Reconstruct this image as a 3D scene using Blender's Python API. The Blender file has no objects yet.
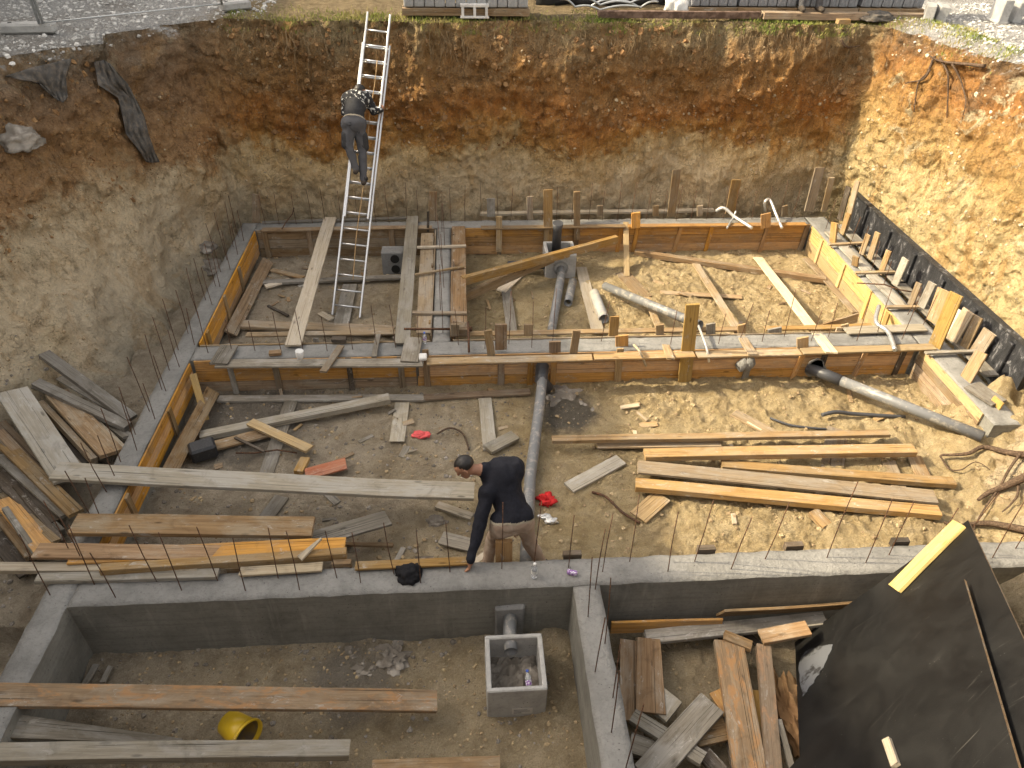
import bpy, bmesh, math, random
import numpy as np
from mathutils import Vector, Matrix, Quaternion
from mathutils import noise as N
from mathutils.bvhtree import BVHTree
rnd = random.Random(7)
S = bpy.context.scene
C = S.collection
PI = math.pi

# ------------------------------------------------------------------ camera
FOC, PITCH, YAW, ROLL, CH = 725.81, math.radians(37.237), math.radians(4.4924), math.radians(1.2909), 7.0
_cy, _sy, _cp, _sp = math.cos(YAW), math.sin(YAW), math.cos(PITCH), math.sin(PITCH)
FWD = Vector((_sy*_cp, _cy*_cp, -_sp))
_r = Vector((_cy, -_sy, 0)); _u = _r.cross(FWD)
RGT = _r*math.cos(ROLL) + _u*math.sin(ROLL)
UPV = -_r*math.sin(ROLL) + _u*math.cos(ROLL)
CAMP = Vector((0, 0, CH))
cam = bpy.data.cameras.new('camera'); co = bpy.data.objects.new('camera', cam); C.objects.link(co)
co.matrix_world = Matrix(((RGT.x, UPV.x, -FWD.x, 0), (RGT.y, UPV.y, -FWD.y, 0), (RGT.z, UPV.z, -FWD.z, CH), (0, 0, 0, 1)))
cam.sensor_fit = 'HORIZONTAL'; cam.sensor_width = 36.0; cam.lens = FOC/1024*36
cam.clip_start = 0.05; cam.clip_end = 2000
S.camera = co
def ray(x, y): return RGT*((x-512)/FOC) - UPV*((y-384)/FOC) + FWD
def at(x, y, z):
    d = ray(x, y); return CAMP + d*((z-CH)/d.z)
def aty(x, y, Y):
    d = ray(x, y); return CAMP + d*(Y/d.y)
def atx(x, y, X):
    d = ray(x, y); return CAMP + d*(X/d.x)

# ------------------------------------------------------------------ object helpers
def tag(o, label=None, cat=None, group=None, kind=None):
    if label: o['label'] = label
    if cat: o['category'] = cat
    if group: o['group'] = group
    if kind: o['kind'] = kind
    return o
def link(name, me, mats, parent=None, smooth=False):
    for m in (mats if isinstance(mats, (list, tuple)) else [mats]):
        if m is not None: me.materials.append(m)
    o = bpy.data.objects.new(name, me); C.objects.link(o)
    if parent is not None: o.parent = parent
    if smooth:
        for p in me.polygons: p.use_smooth = True
    return o
def mesh_of(bm, name):
    me = bpy.data.meshes.new(name); bm.to_mesh(me); bm.free(); return me
def thing(name, loc=(0, 0, 0), label=None, cat=None, group=None):
    o = bpy.data.objects.new(name, None); C.objects.link(o); o.location = loc; o.empty_display_size = .1
    return tag(o, label, cat, group)
def ob(name, bm, mats, parent=None, smooth=False): return link(name, mesh_of(bm, name), mats, parent, smooth)
def bx(bm, x0, x1, y0, y1, z0, z1, M=None, bev=0.0, mi=0):
    vs = [bm.verts.new(v) for v in ((x0,y0,z0),(x1,y0,z0),(x1,y1,z0),(x0,y1,z0),(x0,y0,z1),(x1,y0,z1),(x1,y1,z1),(x0,y1,z1))]
    fs = [bm.faces.new([vs[i] for i in f]) for f in ((3,2,1,0),(4,5,6,7),(0,1,5,4),(1,2,6,5),(2,3,7,6),(3,0,4,7))]
    for f in fs: f.material_index = mi
    if bev:
        es = list({e for f in fs for e in f.edges})
        r = bmesh.ops.bevel(bm, geom=es, offset=bev, segments=1, affect='EDGES')
        vs = list({v for f in r['faces'] for v in f.verts} | {v for v in vs if v.is_valid})
    if M is not None:
        for v in vs:
            if v.is_valid: v.co = M @ v.co
    return vs
def tube(bm, pts, rad, n=8, cap=True, mi=0):
    """tube through points; rad a number or a list"""
    pts = [Vector(p) for p in pts]
    if not isinstance(rad, (list, tuple)): rad = [rad]*len(pts)
    rings = []; prev = None
    for i, p in enumerate(pts):
        d = (pts[min(i+1, len(pts)-1)] - pts[max(i-1, 0)]).normalized()
        if prev is None:
            a = Vector((0, 0, 1)) if abs(d.z) < .9 else Vector((1, 0, 0))
            u = d.cross(a).normalized()
        else:
            u = (prev - d*prev.dot(d)).normalized()
        prev = u; w = d.cross(u)
        rings.append([bm.verts.new(p + (u*math.cos(2*PI*k/n) + w*math.sin(2*PI*k/n))*rad[i]) for k in range(n)])
    for a, b in zip(rings, rings[1:]):
        for k in range(n):
            f = bm.faces.new((a[k], a[(k+1) % n], b[(k+1) % n], b[k])); f.smooth = True; f.material_index = mi
    if cap:
        f = bm.faces.new(rings[0][::-1]); f.material_index = mi
        f = bm.faces.new(rings[-1]); f.material_index = mi
def pipe(bm, pts, r, t, n=18, mi=0):
    """hollow pipe along a straight or bent line"""
    pts = [Vector(p) for p in pts]; rings = []; prev = None
    for i, p in enumerate(pts):
        d = (pts[min(i+1, len(pts)-1)] - pts[max(i-1, 0)]).normalized()
        if prev is None:
            a = Vector((0, 0, 1)) if abs(d.z) < .9 else Vector((1, 0, 0)); u = d.cross(a).normalized()
        else: u = (prev - d*prev.dot(d)).normalized()
        prev = u; w = d.cross(u)
        rings.append([[bm.verts.new(p + (u*math.cos(2*PI*k/n) + w*math.sin(2*PI*k/n))*q) for k in range(n)] for q in (r, r-t)])
    for (a, ai), (b, bi) in zip(rings, rings[1:]):
        for k in range(n):
            j = (k+1) % n
            f = bm.faces.new((a[k], a[j], b[j], b[k])); f.smooth = True; f.material_index = mi
            f = bm.faces.new((ai[j], ai[k], bi[k], bi[j])); f.smooth = True; f.material_index = mi
    for (a, ai), s in ((rings[0], 1), (rings[-1], -1)):
        for k in range(n):
            j = (k+1) % n
            f = bm.faces.new((a[j], a[k], ai[k], ai[j]) if s > 0 else (a[k], a[j], ai[j], ai[k])); f.material_index = mi
def fbm(p, o=4): return N.fractal(p, 1.0, 2.1, o)

# ------------------------------------------------------------------ materials
def mat(name):
    m = bpy.data.materials.new(name); m.use_nodes = True
    nt = m.node_tree; return m, nt, nt.nodes, nt.nodes['Principled BSDF']
class G:
    """tiny node-graph helper"""
    def __init__(s, nt): s.nt = nt
    def n(s, t, **k):
        o = s.nt.nodes.new(t)
        for a, b in k.items():
            if a.startswith('i_'): o.inputs[a[2:].replace('_', ' ')].default_value = b
            else: setattr(o, a, b)
        return o
    def l(s, a, b): s.nt.links.new(a, b)
    def noise(s, vec, scale, detail=5, rough=.6, dist=0.0):
        o = s.n('ShaderNodeTexNoise'); o.inputs['Scale'].default_value = scale; o.inputs['Detail'].default_value = detail
        o.inputs['Roughness'].default_value = rough; o.inputs['Distortion'].default_value = dist
        s.l(vec, o.inputs['Vector']); return o.outputs['Fac']
    def ramp(s, fac, stops, interp='LINEAR'):
        o = s.n('ShaderNodeValToRGB'); o.color_ramp.interpolation = interp; e = o.color_ramp.elements
        while len(e) < len(stops): e.new(0.5)
        for el, (p, c) in zip(e, stops):
            el.position = p; el.color = (*c, 1) if not isinstance(c, (int, float)) else (c, c, c, 1)
        s.l(fac, o.inputs['Fac']); return o.outputs['Color']
    def mix(s, fac, a, b, mode='MIX'):
        o = s.n('ShaderNodeMix', data_type='RGBA', blend_type=mode)
        for v, i in ((fac, 0), (a, 6), (b, 7)):
            if isinstance(v, (int, float)): o.inputs[i].default_value = v
            elif isinstance(v, tuple): o.inputs[i].default_value = (*v, 1)
            else: s.l(v, o.inputs[i])
        return o.outputs[2]
    def math(s, op, a, b=None, c=None):
        o = s.n('ShaderNodeMath', operation=op)
        for v, i in ((a, 0), (b, 1), (c, 2)):
            if v is None: continue
            if isinstance(v, (int, float)): o.inputs[i].default_value = v
            else: s.l(v, o.inputs[i])
        return o.outputs[0]
    def mapr(s, v, a, b, c=0.0, d=1.0):
        o = s.n('ShaderNodeMapRange'); s.l(v, o.inputs[0])
        for i, q in enumerate((a, b, c, d)): o.inputs[i+1].default_value = q
        return o.outputs[0]
    def scale(s, vec, xyz):
        o = s.n('ShaderNodeMapping'); o.inputs['Scale'].default_value = xyz; s.l(vec, o.inputs['Vector']); return o.outputs[0]
    def bump(s, h, dist, strength=1.0, prev=None):
        o = s.n('ShaderNodeBump'); o.inputs['Distance'].default_value = dist; o.inputs['Strength'].default_value = strength
        s.l(h, o.inputs['Height'])
        if prev is not None: s.l(prev, o.inputs['Normal'])
        return o.outputs['Normal']

def wood(name, dark, light, stain=(.25, .24, .22), amt=.4, rust=None):
    m, nt, nd, B = mat(name); g = G(nt)
    tc = g.n('ShaderNodeTexCoord'); oi = g.n('ShaderNodeObjectInfo')
    off = g.n('ShaderNodeVectorMath', operation='SCALE'); off.inputs[0].default_value = (17., 31., 7.); g.l(oi.outputs['Random'], off.inputs['Scale'])
    ad = g.n('ShaderNodeVectorMath', operation='ADD'); g.l(tc.outputs['Object'], ad.inputs[0]); g.l(off.outputs[0], ad.inputs[1])
    v = ad.outputs[0]
    gr = g.noise(g.scale(v, (.9, 22, 22)), 1.6, 6, .65, .6)
    fine = g.noise(g.scale(v, (3, 90, 90)), 2.0, 3, .6)
    col = g.ramp(gr, [(.3, dark), (.68, light)])
    col = g.mix(g.mapr(fine, .35, .7, 0, .35), col, tuple(c*.55 for c in dark))
    # knots
    vo = g.n('ShaderNodeTexVoronoi'); vo.inputs['Scale'].default_value = 1.0; g.l(g.scale(v, (2.2, 7, 7)), vo.inputs['Vector'])
    kn = g.mapr(vo.outputs['Distance'], .07, .14, .75, 0)
    col = g.mix(kn, col, tuple(c*.35 for c in dark))
    pat = g.noise(g.scale(v, (1.5, 4, 4)), 1.1, 6, .7, .4)
    col = g.mix(g.mapr(pat, .46, .62, 0, amt), col, stain)
    sm = g.noise(v, 3.1, 5, .7, 1.0)
    col = g.mix(g.mapr(sm, .55, .75, 0, .55), col, tuple(c*.42 for c in dark))
    if rust is not None:
        r2 = g.noise(g.scale(v, (2, 6, 6)), 1.7, 6, .75, .5)
        col = g.mix(g.mapr(r2, .5, .6, 0, .85), col, rust)
    spl = g.noise(g.scale(v, (.35, 60, 60)), 1.3, 3, .5, .2)
    col = g.mix(g.mapr(spl, .63, .67, 0, .8), col, tuple(c*.2 for c in dark))
    crust = g.noise(g.scale(v, (1, 2.2, 2.2)), 5.5, 7, .8, .6)
    col = g.mix(g.math('MULTIPLY', g.mapr(crust, .58, .63, 0, .75), g.mapr(pat, .4, .55)), col, (.42, .395, .35))
    hs = g.n('ShaderNodeHueSaturation'); g.l(col, hs.inputs['Color'])
    g.l(g.mapr(oi.outputs['Random'], 0, 1, .66, 1.25), hs.inputs['Value'])
    rr = g.math('FRACT', g.math('MULTIPLY', oi.outputs['Random'], 7.31))
    g.l(g.mapr(rr, 0, 1, .8, 1.12), hs.inputs['Saturation'])
    g.l(hs.outputs[0], B.inputs['Base Color'])
    B.inputs['Roughness'].default_value = .82; B.inputs['Specular IOR Level'].default_value = .25
    g.l(g.bump(gr, .006, .6, g.bump(fine, .002, .6)), B.inputs['Normal'])
    return m
M = {}
M['orange'] = wood('wood_orange', (.38, .185, .05), (.66, .37, .11), (.26, .19, .12), .5)
M['yellow'] = wood('wood_yellow', (.23, .135, .05), (.42, .275, .115), (.30, .235, .15), .65)
M['fresh'] = wood('wood_fresh', (.36, .235, .085), (.55, .385, .16), (.34, .25, .13), .5)
M['brown'] = wood('wood_brown', (.17, .105, .055), (.34, .235, .13), (.31, .27, .20), .55)
M['redbrown'] = wood('wood_redbrown', (.20, .12, .062), (.36, .24, .135), (.34, .29, .22), .55)
M['grey'] = wood('wood_grey', (.155, .135, .105), (.29, .26, .21), (.34, .325, .295), .6)
M['palegrey'] = wood('wood_palegrey', (.25, .22, .165), (.39, .35, .275), (.38, .365, .33), .6)
M['tan'] = wood('wood_tan', (.24, .165, .09), (.40, .30, .175), (.33, .30, .25), .55)
M['dark'] = wood('wood_dark', (.055, .042, .03), (.13, .10, .07), (.16, .14, .12), .5)
M['rusty'] = wood('wood_rusty', (.18, .12, .07), (.32, .23, .14), (.34, .29, .22), .6, rust=(.36, .20, .09))
M['pale'] = wood('wood_pale', (.46, .37, .25), (.66, .57, .42), (.6, .55, .48), .3)

def concrete(name, base, rough_bump=.012, streak=False, wet=None):
    m, nt, nd, B = mat(name); g = G(nt); tc = g.n('ShaderNodeTexCoord'); v = tc.outputs['Object']
    a = g.noise(v, 2.2, 7, .65, .3); b = g.noise(v, 23, 6, .7); c = g.noise(v, 110, 3, .6)
    col = g.ramp(a, [(.3, tuple(x*.68 for x in base)), (.5, base), (.72, tuple(min(x*1.22, .8) for x in base))])
    col = g.mix(g.mapr(b, .5, .68, 0, .4), col, tuple(x*.5 for x in base))
    vo = g.n('ShaderNodeTexVoronoi'); vo.inputs['Scale'].default_value = 22; g.l(v, vo.inputs['Vector'])
    hole = g.mapr(vo.outputs['Distance'], .08, .17, 1, 0)
    hole = g.math('MULTIPLY', hole, g.mapr(g.noise(v, 3.4, 3), .5, .6))
    col = g.mix(hole, col, tuple(x*.3 for x in base))
    if wet is not None:
        col = g.mix(g.mapr(g.noise(v, .9, 5, .7, .5), .48, .6, 0, .8), col, wet)
    if streak:
        sx = g.n('ShaderNodeSeparateXYZ'); g.l(v, sx.inputs[0]); fz = g.math('FRACT', g.math('MULTIPLY', sx.outputs[2], 4.6)); jn = g.math('MULTIPLY', g.mapr(fz, .0, .05, 1, 0), g.mapr(b, .35, .5)); col = g.mix(g.math('MULTIPLY', jn, .5), col, tuple(x*.45 for x in base)); dr = g.noise(g.scale(v, (7, 7, .6)), 1.2, 5, .7); col = g.mix(g.mapr(dr, .55, .72, 0, .45), col, tuple(x*1.6 for x in base))
        st = g.noise(g.scale(v, (.5, .5, 9)), 1.6, 4)
        col = g.mix(g.mapr(st, .5, .62, 0, .35), col, tuple(x*.62 for x in base))
    g.l(col, B.inputs['Base Color']); B.inputs['Roughness'].default_value = .88; B.inputs['Specular IOR Level'].default_value = .3
    g.l(g.bump(a, rough_bump*2, .7, g.bump(b, rough_bump, .8, g.bump(hole, -.006, .8, g.bump(c, .002, .5)))), B.inputs['Normal'])
    return m
M['conc_top'] = concrete('concrete_trowelled', (.225, .222, .21), .022)
M['conc_face'] = concrete('concrete_formed_face', (.20, .195, .172), .004, streak=True)
M['conc'] = concrete('concrete_precast', (.36, .355, .34), .006)
M['conc_dark'] = concrete('concrete_dark', (.21, .21, .205), .006)
M['conc_white'] = concrete('concrete_white', (.62, .61, .59), .006)

def plain(name, col, rough=.6, metal=0., spec=.5, var=.25, scale=12, bumpd=0.0, col2=None, a=.45, b=.62):
    m, nt, nd, B = mat(name); g = G(nt); tc = g.n('ShaderNodeTexCoord')
    f = g.noise(tc.outputs['Object'], scale, 6, .65, .3)
    if col2 is None: c = g.ramp(f, [(.3, tuple(x*(1-var) for x in col)), (.7, tuple(min(1, x*(1+var)) for x in col))])
    else: c = g.mix(g.mapr(f, a, b), col, col2)
    g.l(c, B.inputs['Base Color']); B.inputs['Roughness'].default_value = rough; B.inputs['Metallic'].default_value = metal
    B.inputs['Specular IOR Level'].default_value = spec
    if bumpd: g.l(g.bump(f, bumpd, .7), B.inputs['Normal'])
    return m
M['rebar'] = plain('rusty_steel', (.06, .035, .022), .75, .3, .4, .4, 40, col2=(.17, .08, .04))
M['alu'] = plain('aluminium', (.62, .63, .64), .38, .85, .5, .12, 30, .0005)
M['galv'] = plain('galvanised_steel', (.45, .47, .48), .45, .7, .5, .15, 25)
M['pvc'] = plain('grey_pvc', (.15, .155, .16), .45, 0, .5, .12, 9, col2=(.33, .31, .27), a=.5, b=.66)
M['pvc_dark'] = plain('dark_pvc', (.05, .052, .058), .45, 0, .5, .2, 9)
M['pvc_pale'] = plain('dusty_pvc', (.30, .30, .30), .6, 0, .4, .2, 9, col2=(.45, .42, .36))
M['white_pl'] = plain('white_plastic', (.62, .62, .60), .35, 0, .5, .06)
M['yellow_pl'] = plain('yellow_plastic', (.68, .45, .02), .35, 0, .5, .08, 8, col2=(.55, .38, .10), a=.55, b=.7)
M['bucket_in'] = plain('dirty_bucket_inside', (.30, .20, .045), .6, 0, .4, .2, 7, col2=(.17, .13, .08))
M['red'] = plain('red_cloth', (.42, .012, .012), .7, 0, .3, .25, 20, .004)
M['pink'] = plain('faded_red', (.62, .10, .10), .8, 0, .3, .25, 20)
M['black'] = plain('black_cloth', (.012, .012, .014), .85, 0, .2, .3, 30, .003)
M['bitumen_block'] = plain('black_bitumen', (.02, .021, .024), .5, 0, .5, .5, 40, .004, col2=(.07, .07, .07), a=.55, b=.7)
M['geotex'] = plain('grey_geotextile', (.085, .08, .074), .95, 0, .1, .25, 14, .004, col2=(.14, .12, .10))
M['root'] = plain('root_bark', (.055, .036, .024), .9, 0, .2, .35, 40, .003, col2=(.13, .09, .06))
M['paper'] = plain('paper_label', (.48, .46, .43), .7, 0, .3, .1, 20)
M['purple'] = plain('purple_tin', (.22, .08, .33), .4, 0, .5, .2, 60, col2=(.7, .7, .75), a=.5, b=.56)
M['rust_beam'] = plain('rusty_flat', (.09, .058, .042), .85, .2, .3, .3, 8, .003, col2=(.19, .13, .10))
M['tarp'] = plain('dark_tarp', (.014, .014, .014), .6, 0, .4, .3, 5)
M['foil'] = plain('silver_foil', (.62, .62, .6), .35, .6, .5, .2, 30)
M['red_block'] = wood('wood_red_painted', (.36, .12, .075), (.48, .26, .17), (.45, .37, .30), .5)
M['house'] = plain('render_wall', (.30, .30, .27), .9, 0, .2, .12, 3)
M['cardboard'] = wood('wood_raw_end', (.36, .2, .08), (.52, .33, .15), (.3, .2, .1), .3)
def clear(name):
    m, nt, nd, B = mat(name); B.inputs['Base Color'].default_value = (.92, .95, .98, 1); B.inputs['Roughness'].default_value = .12
    B.inputs['Transmission Weight'].default_value = .75; B.inputs['IOR'].default_value = 1.3; return m
M['clear'] = clear('clear_plastic')
def panel_mat():
    m, nt, nd, B = mat('black_film_plywood'); g = G(nt); tc = g.n('ShaderNodeTexCoord'); v = tc.outputs['Object']
    a = g.noise(v, 1.6, 6, .7, .5)
    col = g.ramp(a, [(.3, (.004, .004, .0045)), (.6, (.009, .0088, .0085)), (.8, (.020, .019, .017))])
    vo = g.n('ShaderNodeTexVoronoi'); vo.inputs['Scale'].default_value = 34; g.l(v, vo.inputs['Vector'])
    sp = g.math('MULTIPLY', g.mapr(vo.outputs['Distance'], .05, .12, 1, 0), g.mapr(g.noise(v, 3, 5, .8), .56, .66))
    col = g.mix(sp, col, (.42, .41, .39))
    sc = g.noise(g.scale(v, (1.2, 40, 3)), 1.5, 4, .7, .8)
    col = g.mix(g.mapr(sc, .64, .75, 0, .3), col, (.18, .17, .155))
    g.l(col, B.inputs['Base Color']); g.l(g.mapr(a, .3, .7, .36, .6), B.inputs['Roughness']); B.inputs['Specular IOR Level'].default_value = .4
    g.l(g.bump(g.noise(v, 60, 4, .7), .0015, .6), B.inputs['Normal']); return m
M['film'] = panel_mat()
M['lemon'] = wood('wood_lemon', (.60, .40, .07), (.78, .60, .15), (.5, .38, .12), .4)
def blackwall_mat():
    m, nt, nd, B = mat('bitumen_coated_wall'); g = G(nt); tc = g.n('ShaderNodeTexCoord'); v = tc.outputs['Object']
    f = g.noise(g.scale(v, (1, 1, .5)), 9, 7, .8, .6)
    col = g.ramp(f, [(.35, (.008, .009, .011)), (.56, (.022, .023, .027)), (.62, (.20, .20, .21)), (.70, (.03, .03, .035))])
    g.l(col, B.inputs['Base Color']); B.inputs['Roughness'].default_value = .5
    g.l(g.bump(f, .03, 1.0), B.inputs['Normal']); return m
M['bitwall'] = blackwall_mat()

def gvec(g):
    ge = g.n('ShaderNodeNewGeometry'); se = g.n('ShaderNodeSeparateXYZ'); g.l(ge.outputs['Position'], se.inputs[0])
    return ge.outputs['Position'], se.outputs[0], se.outputs[1], se.outputs[2], ge
def earth_mat():
    """the cut face: turf and topsoil, brown-orange clay, pale limestone sand; gravel on the level above"""
    m, nt, nd, B = mat('excavated_earth'); g = G(nt); P, X, Y, Z, ge = gvec(g)
    n1 = g.noise(P, .55, 5, .6, .3); n2 = g.noise(P, 2.1, 7, .7, .6); n3 = g.noise(P, 9, 6, .72, .3); n4 = g.noise(P, 42, 4, .7)
    vert = g.noise(g.scale(P, (3.2, 3.2, .55)), 1.5, 6, .7, .5)
    right = g.math('MULTIPLY', g.mapr(X, 7.75, 8.0), g.mapr(Y, 14.75, 14.5))
    # strata position: z with big and small wobble
    zz = g.math('ADD', Z, g.math('MULTIPLY_ADD', n1, 2.2, -1.1))
    zz = g.math('ADD', zz, g.math('MULTIPLY_ADD', n2, 1.5, -.75))
    zz = g.math('ADD', zz, g.math('MULTIPLY_ADD', n3, .5, -.25))
    zs = g.mapr(zz, 0, 4.4)
    back = g.ramp(zs, [(.0, (.50, .42, .29)), (.26, (.80, .64, .41)), (.41, (.78, .57, .29)), (.47, (.60, .31, .085)), (.58, (.52, .22, .055)), (.72, (.44, .235, .085)), (.86, (.39, .25, .12)), (.97, (.44, .35, .20))])
    rgt = g.ramp(zs, [(.0, (.66, .52, .28)), (.42, (.70, .55, .29)), (.55, (.62, .43, .18)), (.70, (.60, .37, .14)), (.84, (.50, .24, .075)), (.95, (.23, .15, .085))])
    left = g.ramp(zs, [(.0, (.46, .40, .30)), (.2, (.82, .69, .49)), (.44, (.82, .66, .43)), (.54, (.56, .34, .165)), (.70, (.40, .245, .13)), (.86, (.33, .225, .14)), (.97, (.30, .26, .20))])
    lf = g.mapr(g.math('ADD', X, g.math('MULTIPLY', n2, 1.0)), -4.6, -3.6, 1, 0)
    col = g.mix(lf, back, left)
    col = g.mix(right, col, rgt)
    # orange iron streaks and cream lumps
    iron = g.noise(g.scale(P, (1, 1, .7)), 1.25, 6, .7, 1.2)
    col = g.mix(g.math('MULTIPLY', g.mapr(iron, .50, .60), g.mapr(right, 0, 1, .3, .6)), col, (.52, .29, .09))
    cream = g.noise(P, 1.7, 7, .75, .8)
    col = g.mix(g.math('MULTIPLY', g.mapr(cream, .57, .61), g.mapr(right, 0, 1, .25, .8)), col, (.74, .63, .40))
    lump = g.math('MULTIPLY', g.mapr(n3, .60, .68), g.mapr(n1, .4, .6))
    col = g.mix(g.math('MULTIPLY', lump, .6), col, (.50, .43, .31))
    drk = g.math('MULTIPLY', g.mapr(g.noise(g.scale(P, (6, 6, .8)), 1.7, 7, .8, .3), .5, .66, 0, .6), g.mapr(zs, .3, .5, .35, 1))
    col = g.mix(drk, col, (.12, .075, .04))
    crk = g.n('ShaderNodeTexVoronoi', feature='DISTANCE_TO_EDGE'); crk.inputs['Scale'].default_value = 3.4; wv = g.n('ShaderNodeVectorMath', operation='MULTIPLY_ADD'); wv.inputs[1].default_value = (1, 1, 1); g.l(P, wv.inputs[0]); nz = g.n('ShaderNodeTexNoise'); nz.inputs['Scale'].default_value = 4; nz.inputs['Detail'].default_value = 5; g.l(P, nz.inputs['Vector']); g.l(nz.outputs['Color'], wv.inputs[2]); g.l(wv.outputs[0], crk.inputs['Vector'])
    crack = g.math('MULTIPLY', g.mapr(crk.outputs['Distance'], .0, .05, 1, 0), g.mapr(n2, .42, .6))
    col = g.mix(g.math('MULTIPLY', crack, .4), col, (.13, .09, .06))
    up_s = g.mapr(zs, .32, .52, .3, 1)
    col = g.mix(g.math('MULTIPLY', g.mapr(n4, .35, .6, .35, 0), up_s), col, (.16, .115, .075))
    pit = g.noise(P, 15, 7, .85, .5)
    col = g.mix(g.math('MULTIPLY', g.mapr(pit, .55, .64, 0, .65), up_s), col, (.13, .085, .05))
    col = g.mix(g.mapr(g.noise(P, 5.5, 7, .8, .8), .60, .68, 0, .5), col, (.20, .145, .095))
    col = g.mix(g.mapr(pit, .43, .34, 0, .5), col, (.74, .63, .44))
    # level ground on top: gravel
    up = g.n('ShaderNodeSeparateXYZ'); g.l(ge.outputs['True Normal'], up.inputs[0])
    top = g.math('MULTIPLY', g.mapr(up.outputs[2], .62, .85), g.mapr(g.math('ADD', Z, g.math('MULTIPLY', n3, .25)), 4.08, 4.18))
    vo = g.n('ShaderNodeTexVoronoi'); vo.inputs['Scale'].default_value = 26; g.l(P, vo.inputs['Vector'])
    grv = g.ramp(g.noise(P, 30, 6, .8), [(.3, (.20, .195, .185)), (.5, (.42, .41, .395)), (.7, (.66, .65, .63))])
    grv = g.mix(g.mapr(g.noise(P, .8, 6, .7, .5), .45, .62, 0, .6), grv, (.27, .245, .21))
    dirt = g.ramp(g.noise(P, 5, 7, .75), [(.3, (.15, .11, .065)), (.7, (.34, .27, .16))])
    bk = g.math('MULTIPLY', g.mapr(g.math('ADD', Y, g.math('MULTIPLY', n2, .8)), 14.6, 14.9), g.math('MULTIPLY', g.mapr(g.math('ADD', X, g.math('MULTIPLY', n2, 1.6)), -4.1, -3.2), g.mapr(X, 8.4, 9.2, 1, 0)))
    grv = g.mix(bk, grv, dirt)
    col = g.mix(top, col, grv)
    g.l(col, B.inputs['Base Color']); B.inputs['Roughness'].default_value = .95; B.inputs['Specular IOR Level'].default_value = .12
    nm = g.bump(n4, .03, 1.0); nm = g.bump(pit, -.06, 1.0, nm); nm = g.bump(n3, .16, 1.0, nm); nm = g.bump(vert, .09, .7, nm); nm = g.bump(crack, -.03, .8, nm); nm = g.bump(vo.outputs['Distance'], .012, .5, nm)
    g.l(nm, B.inputs['Normal']); return m
def floor_mat():
    m, nt, nd, B = mat('sandy_pit_floor'); g = G(nt); P, X, Y, Z, ge = gvec(g)
    n1 = g.noise(P, .7, 6, .65, .4); n2 = g.noise(P, 3.2, 7, .72, .5); n3 = g.noise(P, 14, 6, .75, .3); n4 = g.noise(P, 70, 4, .75)
    sand = g.ramp(n2, [(.3, (.37, .27, .13)), (.5, (.54, .42, .235)), (.7, (.66, .535, .33))])
    grey = g.ramp(n2, [(.3, (.31, .26, .19)), (.5, (.50, .425, .32)), (.7, (.64, .55, .42))])
    xx = g.math('ADD', X, g.math('MULTIPLY_ADD', n1, 5.0, -2.5))
    back = g.mapr(Y, 9.3, 9.6)
    k = g.mapr(g.math('ADD', xx, g.math('MULTIPLY', back, .8)), -1.6, 1.2)
    fr_ = g.math('MULTIPLY', g.mapr(Y, 5.2, 4.6), g.math('MULTIPLY', g.mapr(xx, -4.5, -.5), .55))
    k = g.math('MAXIMUM', g.math('MULTIPLY', k, g.mapr(Y, 4.6, 5.2, .2, 1)), fr_)
    col = g.mix(k, grey, sand)
    col = g.mix(g.mapr(g.noise(P, 1.3, 6, .7, .8), .52, .66, 0, .45), col, (.27, .21, .14))
    # spilled cement, wet and grey
    def spot(cx, cy, r, c, amt):
        d = g.n('ShaderNodeVectorMath', operation='DISTANCE'); d.inputs[1].default_value = (cx, cy, 0); g.l(P, d.inputs[0])
        return g.mix(g.mapr(g.math('ADD', d.outputs['Value'], g.math('MULTIPLY', n2, r*.7)), r*1.25, r*.9, 0, amt), col, c)
    col = spot(1.45, 8.45, .72, (.115, .11, .10), .9)
    col = spot(-3.2, 8.4, 1.3, (.15, .14, .125), .7)
    col = spot(-1.3, 4.35, .7, (.22, .21, .195), .7)
    col = g.mix(g.mapr(n4, .34, .6, .4, 0), col, (.11, .085, .055))
    col = g.mix(g.mapr(g.noise(P, 11, 7, .8, .5), .55, .68, 0, .5), col, (.14, .10, .06))
    sp = g.mapr(g.noise(P, 34, 3, .6), .64, .70, 0, .6)
    col = g.mix(sp, col, (.58, .52, .42))
    g.l(col, B.inputs['Base Color']); B.inputs['Roughness'].default_value = .95; B.inputs['Specular IOR Level'].default_value = .12
    pit = g.noise(P, 24, 6, .8, .3); nm = g.bump(n4, .02, 1.0); nm = g.bump(pit, .045, 1.0, nm); nm = g.bump(n3, .08, 1.0, nm); g.l(nm, B.inputs['Normal']); return m
M['earth'] = earth_mat(); M['floor'] = floor_mat()
def grass_mat():
    m, nt, nd, B = mat('dry_grass'); g = G(nt); P, X, Y, Z, ge = gvec(g)
    c = g.ramp(g.noise(P, 1.6, 5, .7), [(.36, (.36, .29, .13)), (.5, (.25, .25, .07)), (.62, (.15, .20, .04))])
    g.l(c, B.inputs['Base Color']); B.inputs['Roughness'].default_value = .8; B.inputs['Specular IOR Level'].default_value = .15; return m
M['grass'] = grass_mat()
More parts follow.
